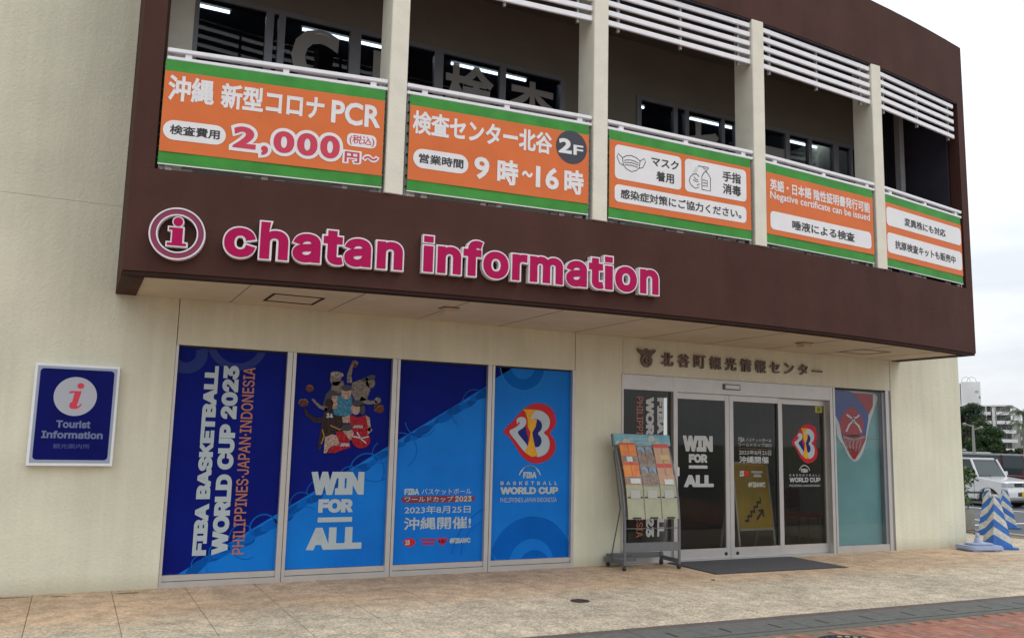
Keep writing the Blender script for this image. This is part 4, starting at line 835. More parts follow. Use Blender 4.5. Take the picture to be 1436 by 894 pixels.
# ------------------------------------------------------------------ tourist sign on the left wall
ts = empty("lightbox_sign", "blue lightbox with a red i in a white disc on the left wall", "sign", (-.01, YW, 1.75))
B("casing", -.385, .385, -.09, -.002, -.505, .505, M_white, ts, bevel=.004)
MB().box(-.36, .36, -.094, -.0905, -.475, .48).build("face_border", mat("pale_acrylic", (.30, .36, .46), .25), ts)
flat("blue_face", [rrect(-.335, .335, -.445, .455, .035)], -.0960, mat("deep_blue_acrylic", (.003, .006, .115), .4, .15, 3, spec=.08), ts)
flat("white_disc", [ell(-.005, .185, .195, .195, 40)], -.0975, mat("disc_acrylic", (.42, .44, .50), .4, spec=.2), ts)
M_ri = mat("red_italic_i", (.62, .03, .06), .35)
flat("letter_i", [smooth_loop([(-.052, .10), (-.045, .125), (-.03, .13), (-.02, .20), (-.018, .222), (-.06, .215), (-.055, .235), (.03, .24), (.045, .235), (.02, .12), (.015, .092), (.03, .09), (.055, .12), (.05, .09), (.02, .065), (-.02, .06), (-.048, .072)], 3), ell(.035, .292, .031, .029)], -.099, M_ri, ts)
M_tl = mat("pale_blue_lettering", (.13, .17, .33), .3); M_tl2 = mat("faint_blue_lettering", (.03, .045, .21), .3)
txt("Tourist", -.155, .155, -.130, -.055, -.098, M_tl, ts, bold=.03); txt("Information", -.275, .275, -.235, -.160, -.098, M_tl, ts, bold=.03); txt("観光案内所", -.165, .165, -.335, -.285, -.098, M_tl2, ts, bold=.02, sans=False)

# ------------------------------------------------------------------ ground
st = lambda o: (o.__setitem__('kind', 'structure'), o)[1]
st(B("ground", -2000, 2000, -2000, 2000, -1.0, -.16, mat("far_ground", (.13, .14, .09), .95, .3, .05)))
pav = st(B("pavement", -14, 16.5, 6.0, 40, -.15, -.014, M_joint))
# cast slabs with joints across the pavement (seen from the wall down to the kerb)
ktop = lambda x: 6.63 - .022 * x
XJ = [-9.33 + .70 * k for k in range(36)]
for a in XJ:
    b_ = a + .70; g = .0028
    if b_ > 16.45: break
    y1 = YW + .28 if b_ < 13.6 else 12.6
    poly = [(a + g, ktop(a) + .006), (b_ - g, ktop(b_) + .006), (b_ - g, y1), (a + g, y1)]
    MB().prism_xy(poly, -.06, random.uniform(-.0004, .0)).build("slab", M_pave, pav)
MB().prism_xy([(13.6, 12.61), (16.38, 12.61), (16.38, 40), (13.6, 40)], -.06, -.002).build("slab", M_pave, pav)
MB().prism_xy([(-14, 6.9), (-9.34, 6.84), (-9.34, 10.1), (-14, 10.1)], -.06, -.002).build("slab", M_pave, pav)
ek = st(B("parking_kerb", 16.5, 16.62, 7.2, 40, -.15, .012, mat("pale_concrete_kerb", (.42, .40, .36), .85, .15, 8, .4, 60)))
st(B("parking_asphalt", 16.62, 400, -30, 400, -.15, -.098, M_asph))
# drain kerb: grey stones with a slot, brown edging
kb = st(MB().prism_xy([(-14, ktop(-14) - .60), (24, ktop(24) - .60), (24, ktop(24)), (-14, ktop(-14))], -.15, -.02).build("kerb_base", M_joint))
sl_ = -.022
def kq(x0, x1, d0, d1): return [(x0, ktop(x0) - d1), (x1, ktop(x1) - d1), (x1, ktop(x1) - d0), (x0, ktop(x0) - d0)]
n0 = 0
x = 1.02
while x < 16.6:
    h = random.uniform(-.001, .001)
    MB().prism_xy(kq(x + .003, x + .557, .010, .115), -.06, .001 + h).build("kerb_edging", M_kerb2, kb)
    ks_ = MB().prism_xy(kq(x + .003, x + .557, .118, .50), -.06, .002 + h).build("kerb_stone", M_kerb, kb)
    MB().prism_xy(kq(x + .265, x + .292, .27, .43), -.03, .0035 + h).build("slot", M_dark, ks_)
    MB().prism_xy(kq(x + .003, x + .557, .506, .60), -.06, -.004 + h).build("kerb_stone", M_kerb, kb)
    x += .56
# brick roadway
M_brick = mat("red_paver", (.30, .125, .085), .85, .25, 9, .5, 90); M_brick2 = mat("brown_paver", (.25, .14, .105), .85, .3, 11, .5, 90); M_brick3 = mat("pale_red_paver", (.34, .17, .12), .85, .25, 9, .5, 90)
def brick_sheet():
    m = bpy.data.materials.new("worn_brick_paving"); m.use_nodes = True; t = m.node_tree; b = t.nodes['Principled BSDF']; b.inputs['Roughness'].default_value = .85
    br_ = t.nodes.new('ShaderNodeTexBrick'); g = t.nodes.new('ShaderNodeNewGeometry'); mp = t.nodes.new('ShaderNodeMapping'); mp.inputs['Rotation'].default_value = (0, 0, R(90))
    br_.inputs['Color1'].default_value = (.30, .125, .085, 1); br_.inputs['Color2'].default_value = (.24, .14, .105, 1); br_.inputs['Mortar'].default_value = (.08, .06, .05, 1)
    br_.inputs['Scale'].default_value = 1; br_.inputs['Brick Width'].default_value = .205; br_.inputs['Row Height'].default_value = .105; br_.inputs['Mortar Size'].default_value = .004
    t.links.new(g.outputs['Position'], mp.inputs[0]); t.links.new(mp.outputs[0], br_.inputs['Vector']); t.links.new(br_.outputs[0], b.inputs['Base Color']); return m
rd = st(MB().prism_xy([(-14, -30), (16.61, -30), (16.61, ktop(16.61) - .61), (-14, ktop(-14) - .61)], -.15, -.009).build("brick_road", brick_sheet()))
bmesh_cache = {}
for mm in (M_brick, M_brick2, M_brick3):
    o = MB().box(-.0495, .0495, -.0985, .0985, -.05, 0).build("brick", mm, rd, bevel=.004, seg=1); bmesh_cache[mm.name] = o.data; bpy.data.objects.remove(o)
M_bj = M_joint; nb = 0
B("brick_bedding", 4.3, 9.7, 4.8, 5.95, -.03, -.0085, M_joint, rd)
mh = (5.93, 5.36)
for i in range(54):
    bx_ = 4.35 + .104 * i
    for j in range(-1, 9):
        by_ = 4.6 + .204 * j + (.102 if i % 2 else 0)
        ylim = 6.0 - (bx_ - 4.834) * (6.0 - 4.984) / (7.523 - 4.834) if bx_ < 7.523 else 4.984 + (bx_ - 7.523) * .65
        if by_ < ylim - .22 or by_ + .10 > ktop(bx_) - .612: continue
        if math.hypot(bx_ - mh[0], by_ - mh[1]) < .40: continue
        mm = random.choice((M_brick, M_brick, M_brick2, M_brick3))
        o = bpy.data.objects.new("brick", bmesh_cache[mm.name]); put(o, rd); o.location = (bx_, by_, random.uniform(-.0015, .0015)); o.rotation_euler = (random.uniform(-.006, .006), random.uniform(-.006, .006), random.uniform(-.01, .01)); nb += 1
mc = empty("manhole_cover", "round patterned iron manhole cover set in the red brick road", "manhole cover", (mh[0], mh[1], 0)); M_iron = mat("dark_iron", (.05, .05, .06), .5, .2, 30, metal=.6)
MB().lathe([(.33, -.05), (.33, .002), (.30, .002), (.30, -.004), (.0, -.004)], 0, 0, 40).build("rim", M_iron, mc, smooth=False)
for k in range(26):
    t = 2 * math.pi * k / 26; MB().prism_xy([(.265 * math.cos(t), .265 * math.sin(t)), (.295 * math.cos(t), .295 * math.sin(t)), (.295 * math.cos(t + .14), .295 * math.sin(t + .14)), (.265 * math.cos(t + .14), .265 * math.sin(t + .14))], -.004, .001).build("raised_bar", mat("pale_yellow_inlay", (.42, .36, .20), .6) if k % 13 < 6 else mat("blue_inlay", (.03, .05, .16), .5), mc)
B("centre_boss", -.14, .14, -.14, .14, -.006, .000, mat("blue_inlay", (.03, .05, .16), .5), mc)
dr = empty("drain_cover", "small round rusty drain lid in the pale pavement", "drain", (4.735, 7.81, 0))
M_rust = mat("rusty_iron", (.045, .022, .016), .8, .4, 30, .4, 60)
MB().lathe([(.100, -.03), (.100, .003), (.085, .003), (.085, .0005), (.0, .0005)], 0, 0, 32).build("lid", M_rust, dr)
MB().lathe([(.07, .000), (.07, .003), (.055, .003), (.055, .0)], 0, 0, 28).build("raised_ring", M_rust, dr)
mt = empty("door_mat", "dark grey mat in front of the sliding doors", "mat", (8.42, 9.3, 0)); mt.rotation_euler.z = -.03
MB().box(-1.09, 1.09, -.53, .53, .001, .010).build("mat_sheet", mat("grey_mat_fibre", (.075, .075, .08), .95, .2, 25, .8, 200), mt, bevel=.003)
MB().box(-1.11, 1.11, -.55, .55, .0008, .006).build("rubber_border", mat("black_rubber", (.03, .03, .03), .7), mt)
lf = empty("fallen_leaf", "tiny brown dead leaf on the pavement in front of the door mat", "leaf", (6.96, 8.43, 0))
MB().add([(0, -.04, .002), (.02, 0, .012), (0, .045, .004), (-.02, 0, .016), (0, 0, .002)], [(0, 1, 4), (1, 2, 4), (2, 3, 4), (3, 0, 4)]).build("leaf_blade", mat("dead_leaf", (.16, .06, .025), .8), lf)
# grime against the left wall foot
for cx, cy, rx, ry in ((.0, 9.72, .10, .022), (.62, 9.70, .12, .035), (-.5, 9.78, .3, .02)):
    MB().prism_xy([(cx + rx * math.cos(t * .4) * random.uniform(.7, 1.1), cy + ry * math.sin(t * .4) * random.uniform(.7, 1.1)) for t in range(15)], -.001, .0012).build("damp_stain", mat("grime", (.10, .085, .05), .9, .3, 20), pav)

# ------------------------------------------------------------------ brochure rack
rk = empty("brochure_rack", "grey wheeled brochure rack with a blue header beside the entrance", "brochure rack", (6.75, 9.35, 0), -.07)
M_rack = mat("rack_grey_paint", (.15, .155, .165), .45, .08, 10, metal=.3); M_pock = mat("olive_acrylic_pocket", (.33, .33, .21), .35, .12, 6, coat=.3)
XL, XR = -.415, .395
prof = [(.0, .07), (.0, .35), (.0, .60), (.02, .82), (.06, 1.02), (.12, 1.22), (.19, 1.40), (.26, 1.56)]     # (y, z) of the curved side rails
def rail_at(z):
    for (y0, z0), (y1, z1) in zip(prof[:-1], prof[1:]):
        if z <= z1: t = (z - z0) / (z1 - z0); return y0 + (y1 - y0) * t, math.atan2(y1 - y0, z1 - z0)
    return prof[-1][0], .4
for X in (XL, XR):
    MB().tube([(X, y, z) for y, z in prof], .019, 8).build("side_rail", M_rack, rk, smooth=True)
    B("foot_bar", X - .02, X + .02, .0, .44, .075, .125, M_rack, rk, bevel=.006)
    MB().tube([(X + (.03 if X < 0 else -.03), .40, .12), (X + (.03 if X < 0 else -.03), .17, .75), (X, .30, 1.50)], .009, 6).build("rear_stay", M_rack, rk)
    for y in (.01, .43):
        cst = MB().tube([(X - .014, y, .035), (X + .014, y, .035)], .034, 14).build("caster", mat("caster_black", (.03, .03, .03), .6), rk); B("caster_fork", X - .02, X + .02, y - .012, y + .012, .04, .085, M_rack, cst)
B("cross_board", XL, XR, -.012, .012, .235, .345, M_rack, rk, bevel=.004); B("rear_beam", XL - .02, XR + .02, .40, .45, .10, .165, M_rack, rk, bevel=.004); B("lower_tray", XL - .06, XL + .35, .30, .44, .07, .13, M_rack, rk, bevel=.004)
MB().tube([(XL, .01, .52), (XR, .01, .52)], .006, 6).build("cross_wire", M_rack, rk)
# header box
hd = bpy.data.objects.new("header", None); put(hd, rk); hd.location = (-.02, .235, 1.56); hd.rotation_euler = (R(-14), 0, 0)
B("header_box", -.445, .425, -.02, .02, .0, .155, M_rack, hd); B("header_print", -.43, .425, -.024, -.021, .003, .15, mat("blue_header_print", (.07, .26, .36), .4, .6, 9, col2=(.20, .42, .45)), hd)
for cx, cz, s in ((-.25, .05, .055), (.14, .10, .05), (.22, .03, .04), (-.38, .04, .03)): flat("header_picture", [smooth_loop([(cx - s, cz - s * .6), (cx - s * .8, cz + s * .4), (cx, cz + s * .7), (cx + s, cz + s * .3), (cx + s * .9, cz - s * .5), (cx, cz - s * .8)], 3)], -.0255, mat("cream_print", (.45, .42, .28), .5, .2, 20), hd)
txt("WELCOME TO OKINAWA", -.22, .25, .075, .105, -.0265, M_pt, hd, bold=.03); txt("BEACH RESORT", -.10, .13, .030, .052, -.0265, M_pt, hd, bold=.03)
def panel(name, x0, x1, z0, z1, off, thick, m_, parent=rk, label=None):
    """board standing between heights z0 and z1, lying along the curve of the side rails"""
    ya, _ = rail_at(z0); yb, _ = rail_at(z1)
    return MB().add([(x0, ya - off, z0), (x1, ya - off, z0), (x1, yb - off, z1), (x0, yb - off, z1), (x0, ya - off + thick, z0), (x1, ya - off + thick, z0), (x1, yb - off + thick, z1), (x0, yb - off + thick, z1)],
        [(0, 1, 2, 3), (7, 6, 5, 4), (0, 4, 5, 1), (2, 6, 7, 3), (0, 3, 7, 4), (1, 5, 6, 2)]).build(name, m_, parent, bevel=0, label=label)
pw = (XR - XL - .05) / 3
for rowi, (z0, z1) in enumerate(((.64, 1.02), (1.00, 1.28), (1.27, 1.52))):
    for c_ in range(3):
        x0 = XL + .025 + c_ * pw
        p_ = panel("pocket", x0 + .004, x0 + pw - .004, z0, z1 - (.0 if rowi == 0 else .09), .045, .006, M_pock); panel("pocket_floor", x0 + .004, x0 + pw - .004, z0, z0 + .012, .045, .05, M_pock)
        if rowi == 0:
            panel("price_card", x0 + .06, x0 + .20, .90, 1.0, .0475, .002, mat("pale_card", (.40, .41, .36), .5), p_)
            for sx in (x0 + .015, x0 + pw - .055): panel("clip", sx, sx + .04, .905, .918, .0475, .002, M_dark, p_)
            panel("finger_cut", x0 + .07, x0 + .19, .645, .665, .0475, .002, M_dark, p_)
        panel("divider", x0 + pw - .004, x0 + pw + .004, z0, z1, .05, .05, M_rack)
panel("back_panel", XL + .02, XR - .02, .64, 1.54, .0, .004, mat("pale_back_panel", (.26, .26, .2), .5, .1, 5))
# brochures, each bundle a thing of its own
M_bor = mat("orange_brochure", (.62, .13, .025), .35, .35, 12, col2=(.75, .27, .03)); M_brd = mat("red_brochure_title", (.55, .05, .035), .35); M_bph = mat("photo_brochure", (.10, .075, .06), .35, .6, 25, col2=(.36, .26, .19)); M_bsky = mat("sky_blue_print", (.20, .32, .48), .35, .3, 15); M_bcr = mat("cream_photo_print", (.46, .34, .22), .35, .5, 28, col2=(.50, .22, .12)); M_lab = mat("white_card", (.60, .62, .60), .5, .1, 30)
def brochure(x0, w, z0, z1, kind, lab):
    ya, _ = rail_at(z0); a = rk.rotation_euler.z; loc = (6.75 + math.cos(a) * x0 - math.sin(a) * (ya - .04), 9.35 + math.sin(a) * x0 + math.cos(a) * (ya - .04), z0)
    r_ = empty("brochure", lab, "brochure", loc, a, group="brochures standing in the grey rack")
    yb, _ = rail_at(z1); dy = yb - ya; h = z1 - z0
    def pn(name, a0, a1, h0, h1, off, th, m_): 
        f = lambda t: dy * t
        return MB().add([(a0, f(h0) - off, h0 * h), (a1, f(h0) - off, h0 * h), (a1, f(h1) - off, h1 * h), (a0, f(h1) - off, h1 * h), (a0, f(h0) - off + th, h0 * h), (a1, f(h0) - off + th, h0 * h), (a1, f(h1) - off + th, h1 * h), (a0, f(h1) - off + th, h1 * h)],
            [(0, 1, 2, 3), (7, 6, 5, 4), (0, 4, 5, 1), (2, 6, 7, 3), (0, 3, 7, 4), (1, 5, 6, 2)]).build(name, m_, r_)
    if kind == 'o': pn("cover", 0, w, 0, 1, .012, .014, M_bor); pn("title_band", .0, w, .90, .995, .0135, .001, M_brd); pn("lower_picture", .004, w - .004, .03, .36, .0135, .001, M_bph)
    elif kind == 'p':
        pn("cover", 0, w, 0, 1, .012, .014, M_bph)
        f = lambda t: dy * t
        pts = [(.006, .72), (.02, .88), (.055, .96), (w * .6, .94), (w - .01, .8), (w - .006, .55), (w - .03, .62), (w * .5, .8)]
        tri_ = [(px_, f(t) - .0135, t * h) for px_, t in pts]; MB().add(tri_, [tuple(range(len(tri_)))]).build("sky_picture", M_bsky, r_)
    else: pn("cover", 0, w, 0, 1, .012, .014, M_bcr); pn("title_band", .004, w - .004, .78, .97, .0135, .001, M_brd)
    return r_
rows = (("upper", 1.345, 1.60), ("lower", 1.075, 1.345))
for rn, z0, z1 in rows:
    for c_, kd, nm in ((0, 'o', "orange sunset brochure"), (1, 'p', "photo brochure with sky corner"), (2, 'r', "cream brochure with red title")):
        x0 = XL + .03 + c_ * pw; w = (pw - .02) / 2
        for q_ in (0, 1): brochure(x0 + q_ * (w + .004), w - .002, z0 + (-.0 if c_ != 1 else -.02), z1 - (.0 if c_ != 1 else .03), kd, nm + ", " + rn + " row, " + ("left" if q_ == 0 else "right") + " of two")
for c_, z, w in ((0, 1.36, .085), (0, 1.085, .15), (2, 1.385, .15), (2, 1.075, .14)):
    x0 = XL + .03 + c_ * pw + .07; ya, _ = rail_at(z); yb, _ = rail_at(z + .07)
    MB().add([(x0, ya - .060, z), (x0 + w, ya - .060, z), (x0 + w, yb - .060, z + .065), (x0, yb - .060, z + .065)], [(0, 1, 2, 3)]).build("price_card", M_lab if c_ == 0 or z < 1.2 else mat("yellow_card", (.55, .42, .18), .5), rk)

# ------------------------------------------------------------------ cones, weight, planter
M_cb = mat("blue_cone_plastic", (.02, .125, .42), .5, .2, 8); M_cw = mat("dirty_white_tape", (.52, .51, .47), .6, .25, 14)
def cone(loc, rz, label):
    r_ = empty("traffic_cone", label, "traffic cone", loc, rz, group="blue and white chevron cones at the corner of the building")
    MB().prism_xy(rrect(-.235, .235, -.235, .235, .03, 3), 0, .035).build("base_plate", M_cb, r_, bevel=.006)
    H_ = .86; b0, b1 = .165, .045
    hw = lambda z: b0 + (b1 - b0) * (z - .03) / (H_ - .03)
    # square shell in chevron bands: edges of the bands climb to each corner
    amp = .17; w = .125
    def pt(k, z): h_ = hw(z); P_ = [(-1, -1), (1, -1), (1, 1), (-1, 1)][k % 4]; return (P_[0] * h_, P_[1] * h_, z)
    def band(za, zb, m_, name):
        """chevron band: opposite corners high, the other two low"""
        mb = MB(); lo, hi = [], []
        for s in range(4):
            d = 0 if s % 2 == 0 else -amp
            lo.append(pt(s, min(max(za + d, .03), H_))); hi.append(pt(s, min(max(zb + d, .03), H_)))
        for s in range(4):
            q = [lo[s], lo[(s + 1) % 4], hi[(s + 1) % 4], hi[s]]; q = [v for i, v in enumerate(q) if v != q[i - 1]]
            if len(set(q)) >= 3: mb.add(q, [tuple(range(len(q)))])
        return mb.build(name, m_, r_) if mb.f else None
    z = .0; k = 0
    while z - amp < H_:
        dz_ = .24 if k == 0 else w
        band(z, z + dz_, M_cb if k % 2 == 0 else M_cw, "blue_band" if k % 2 == 0 else "white_band"); z += dz_; k += 1
    MB().lathe([(.046, H_ - .012), (.05, H_), (.042, H_ + .02), (.02, H_ + .022)], 0, 0, 12).build("top_cap", M_cw, r_)
    return r_
cone((13.93, 9.60, 0), R(-25), "frontmost blue and white chevron cone, beside the pale weight")
cone((16.01, 11.18, 0), R(22), "blue and white chevron cone against the planter, left of the pair behind")
cone((18.85, 12.75, -.098), R(-38), "blue and white chevron cone standing on the asphalt, right of the pair behind")
cone((20.6, 12.9, -.098), R(-20), "blue and white chevron cone at the right edge of the picture")
wb = empty("pole_weight", "pale blue plastic weight for a pole at the foot of the right wall corner", "weight", (13.32, 9.50, 0), R(-12)); M_pb = mat("pale_blue_plastic", (.33, .39, .54), .5, .08, 8)
MB().prism_xy(rrect(-.33, .33, -.22, .22, .10, 5), .012, .085).build("body", M_pb, wb, bevel=.02, smooth=True); MB().prism_xy(rrect(-.22, .22, -.14, .14, .10, 5), .085, .12).build("raised_deck", M_pb, wb, bevel=.015, smooth=True)
for sx in (-.2, .2): B("foot", sx - .07, sx + .07, -.19, .19, 0, .012, M_pb, wb)
MB().lathe([(.06, .12), (.045, .19), (.035, .20), (.035, .225), (.02, .225)], 0, .02, 14).build("socket", M_pb, wb, smooth=True); MB().lathe([(.030, .2255), (.030, .27), (.012, .27)], .0, .02, 12).build("cap", M_cw, wb)
bar = empty("cone_bar", "black and orange barrier bar lying across the cone tops behind the wall corner", "barrier bar", (15.75, 11.25, .80))
MB().tube([(-1.5, .25, .0), (-.35, .08, .0)], .02, 8).build("orange_section", mat("orange_plastic", (.60, .16, .03), .5), bar); MB().tube([(-.35, .08, .0), (.2, .0, .0)], .02, 8).build("black_section", M_black, bar)
pl_ = empty("planter", "grey concrete planter box behind the right wall corner", "planter", (15.2, 12.07, 0)); M_plt = mat("planter_concrete", (.27, .25, .21), .85, .15, 5, .4, 50)
MB().box(-1.6, 1.06, -.42, .45, .02, .43).build("box", M_plt, pl_, bevel=.015); MB().box(-1.5, .95, -.37, .37, .43, .435).build("soil", mat("soil", (.05, .035, .02), .95), pl_)
def leaf_cloud(name, spots, nleaf, size, material, parent, seed=1, kind=None, flatten=.7):
    """many small leaf-sized faces scattered through overlapping clumps"""
    rnd = random.Random(seed); mb = MB()
    for (cx, cy, cz, rx, ry, rz_) in spots:
        for _ in range(nleaf):
            while True:
                p = Vector((rnd.uniform(-1, 1), rnd.uniform(-1, 1), rnd.uniform(-1, 1)))
                if .25 < p.length < 1: break
            p = p * (.55 + .45 * p.length); c = Vector((cx + p.x * rx, cy + p.y * ry, cz + p.z * rz_)); s = size * rnd.uniform(.5, 1.3)
            nrm = (Vector((rnd.gauss(0, 1), rnd.gauss(0, 1), rnd.gauss(.6, 1)))).normalized(); a = nrm.orthogonal().normalized(); b_ = nrm.cross(a); t = rnd.uniform(0, 6.28); u = (a * math.cos(t) + b_ * math.sin(t)) * s; v = nrm.cross(u).normalized() * s * flatten
            mb.add([c - u, c - v * .5 + nrm * s * .1, c + u, c + v * .5 + nrm * s * .1], [(0, 1, 2, 3)])
    return mb.build(name, material, parent, kind=kind)
def leaf_mat(name, c1, c2):
    m = mat(name, c1, .6, 0, 1.0, col2=c2)
    return m
sh = empty("shrub", "leafy green shrub growing in the grey planter", "shrub", (15.2, 12.07, .43)); M_shr = mat("shrub_leaf", (.035, .075, .018), .45, .5, 3, col2=(.10, .17, .035))
rnd = random.Random(4); sp_ = [(rnd.uniform(-1.2, .85), rnd.uniform(-.25, .25), rnd.uniform(.15, .55), .26, .24, .24) for _ in range(26)] + [(.85, -.15, .75, .16, .15, .25), (1.0, -.2, .5, .25, .2, .25), (1.25, -.2, .62, .18, .18, .18), (1.1, -.3, .75, .12, .12, .12), (.95, -.25, .15, .2, .2, .2), (.3, 0, .75, .15, .15, .2)]
leaf_cloud("foliage", sp_, 90, .055, M_shr, sh, 3)
for k in range(9):
    a = rnd.uniform(-1.2, .9); MB().tube([(a, 0, 0), (a + rnd.uniform(-.08, .08), rnd.uniform(-.1, .1), .35), (a + rnd.uniform(-.15, .15), rnd.uniform(-.2, .2), .75)], [.014, .01, .005], 5).build("stem", mat("bark_thin", (.10, .07, .045), .9), sh)

# ------------------------------------------------------------------ parking lot lines
for x in (20.2, 24.4, 27.9, 30.4, 32.9): st(B("parking_line", x, x + .12, 13.6, 18.6, -.097, -.094, M_paint))
st(B("parking_line", 17.2, 40, 10.9, 11.02, -.097, -.094, M_paint)); st(B("parking_line", 17.4, 60, 13.4, 13.52, -.097, -.094, M_paint))

# ------------------------------------------------------------------ vehicles
M_tyre = mat("tyre_rubber", (.022, .022, .024), .8); M_rim = mat("alloy_rim", (.36, .37, .38), .3, metal=.7); M_cg = mat("car_glass", (.035, .05, .055), .06, spec=.35); M_trim = mat("black_car_trim", (.02, .02, .022), .5); M_chr = mat("headlight_glass", (.50, .53, .56), .12, metal=.3, coat=1); M_plate = mat("yellow_plate", (.62, .42, .02), .5); M_wplate = mat("white_plate", (.6, .6, .6), .5)
def vehicle(name, label, cat, loc, rz, paint, L_=3.3, Wd=1.45, H_=1.5, hood=.95, cowl=.90, boxy=True, wr=.29, plate=None, roof=None, group=None, mirror=None):
    """local: front at -y, y 0..L_, x -Wd/2..Wd/2"""
    r_ = empty(name, label, cat, loc, rz, group=group); hw = Wd / 2; cl = .24
    a0, a1 = .62, L_ - .62                                 # wheel centres
    def arch(c): return [(c - .36 * math.cos(math.pi * k / 8) * 1.0, .12 + max(0, .36 * math.sin(math.pi * k / 8)) + .08) for k in range(9)]
    hoodz = cowl - .13
    prof_ = [(.0, .30), (.06, .22)] + [(y, z) for y, z in arch(a0)] + [(a0 + .45, .22), (a1 - .45, .22)] + [(y, z) for y, z in arch(a1)] + [(L_ - .05, .24), (L_, .45), (L_ - .02, cowl - .03), (L_ * .5, cowl), (hood, cowl - .01), (hood * .45, hoodz + .05), (.10, hoodz), (.02, hoodz - .12), (.0, .52)]
    MB().prism_yz(prof_, -hw, hw).build("body", paint, r_, bevel=.035, smooth=True, seg=3)
    wh_, ra, rb = .62 if boxy else .75, hood, L_ - (.10 if boxy else .55)
    fy_ = hood + (.30 if boxy else .62); ry_ = L_ - (.18 if boxy else 1.05); tw = hw - .13
    # greenhouse: glass volume with pillars and roof over it
    g = MB().add([(-hw + .05, hood + .02, cowl - .02), (hw - .05, hood + .02, cowl - .02), (hw - .05, rb, cowl - .02), (-hw + .05, rb, cowl - .02), (-tw, fy_, H_ - .06), (tw, fy_, H_ - .06), (tw, ry_, H_ - .06), (-tw, ry_, H_ - .06)], [(0, 3, 2, 1), (4, 5, 6, 7), (0, 1, 5, 4), (1, 2, 6, 5), (2, 3, 7, 6), (3, 0, 4, 7)]).build("glasshouse", M_cg, r_, bevel=.01)
    rf = MB().prism_xy(rrect(-tw - .02, tw + .02, fy_ - .05, ry_ + .04, .16, 5), H_ - .07, H_).build("roof", roof or paint, r_, bevel=.03, smooth=True)
    for sx in (-1, 1):
        for yb, yt, w_ in ((hood + .03, fy_ - .02, .035), (hood + .95, fy_ + .75, .04), (rb - .02, ry_, .06)):
            MB().tube([(sx * (hw - .055), yb, cowl - .02), (sx * (tw + .005), yt, H_ - .05)], w_, 6).build("pillar", roof and paint or paint, r_, smooth=True)
        MB().prism_xy(rrect(sx * (hw + .10) - .08, sx * (hw + .10) + .08, hood + .10, hood + .18, .03, 3), cowl + .02, cowl + .15).build("wing_mirror", mirror or paint, r_, bevel=.02, smooth=True)
        lam = MB().prism_xz(rrect(sx * (hw - .20) - .15, sx * (hw - .20) + .15, hoodz - .17, hoodz - .03, .04, 3), -.006, .06).build("headlight", M_chr, r_, bevel=.008)
        B("side_lamp", sx * (hw + .001) - .012, sx * (hw + .001) + .012, .03, .16, hoodz - .16, hoodz - .04, M_chr, r_)
        MB().tube([(sx * (hw - .26), -.012, .36), (sx * (hw - .26), .03, .36)], .045, 12).build("fog_lamp", M_chr, r_)
        for c in (a0, a1):
            w = MB().tube([(sx * (hw - .17), c, wr), (sx * (hw - .005), c, wr)], wr, 24).build("wheel", M_tyre, r_, bevel=.015, smooth=True)
            MB().tube([(sx * (hw - .02), c, wr), (sx * (hw + .001), c, wr)], wr * .66, 20).build("rim_shadow", M_trim, w)
            for k in range(5):
                t = 2 * math.pi * k / 5 + .3; d_ = Vector((math.cos(t), math.sin(t))); n_ = Vector((-d_.y, d_.x)); x_ = sx * (hw + .006)
                q4 = [(c + d_.x * .03 + n_.x * .035, wr + d_.y * .03 + n_.y * .035), (c + d_.x * wr * .62 + n_.x * .05, wr + d_.y * wr * .62 + n_.y * .05), (c + d_.x * wr * .62 - n_.x * .05, wr + d_.y * wr * .62 - n_.y * .05), (c + d_.x * .03 - n_.x * .035, wr + d_.y * .03 - n_.y * .035)]
                MB().prism_yz(q4, x_ - .008, x_ + .008).build("rim_spoke", M_rim, w)
            mb = MB(); n_ = 24; vs_ = []
            for rr_, xx in ((wr * .62, hw - .01), (wr * .70, hw - .01), (wr * .70, hw + .012), (wr * .62, hw + .012)):
                for k in range(n_): t = 2 * math.pi * k / n_; vs_.append((sx * xx, c + rr_ * math.cos(t), wr + rr_ * math.sin(t)))
            mb.add(vs_, [(q * n_ + k, q * n_ + (k + 1) % n_, ((q + 1) % 4) * n_ + (k + 1) % n_, ((q + 1) % 4) * n_ + k) for q in range(4) for k in range(n_)]).build("rim_ring", M_rim, w)
            MB().prism_yz([(c + .345 * math.cos(math.pi * k / 10), .20 + .33 * math.sin(math.pi * k / 10)) for k in range(11)], sx * (hw - .20), sx * (hw - .10)).build("wheel_arch", M_trim, r_)
        B("door_line", sx * (hw + .0005) - .002, sx * (hw + .0005) + .002, hood + .12, hood + .13, .28, cowl - .02, M_trim, r_); B("door_line", sx * (hw + .0005) - .002, sx * (hw + .0005) + .002, hood + 1.05, hood + 1.06, .28, cowl - .02, M_trim, r_)
        B("door_handle", sx * (hw + .012) - .012, sx * (hw + .012) + .012, hood + .85, hood + .98, cowl - .14, cowl - .115, paint, r_)
    gr_ = B("grille", -hw + .38, hw - .38, -.010, .05, hoodz - .155, hoodz - .04, M_trim, r_, bevel=.006); MB().tube([(0, -.016, hoodz - .095), (0, -.004, hoodz - .095)], .032, 12).build("grille_badge", M_rim, gr_)
    MB().prism_xy(rrect(-hw - .005, hw + .005, -.07, .25, .07, 4), .30, .50).build("bumper", paint, r_, bevel=.03, smooth=True)
    B("bumper_intake", -hw + .40, hw - .40, -.074, -.02, .36, .47, M_trim, r_); B("licence_plate", -.165, .165, -.085, -.0755, .345, .50, plate or M_wplate, r_)
    B("underbody", -hw + .12, hw - .12, .15, L_ - .15, .16, .30, M_trim, r_)
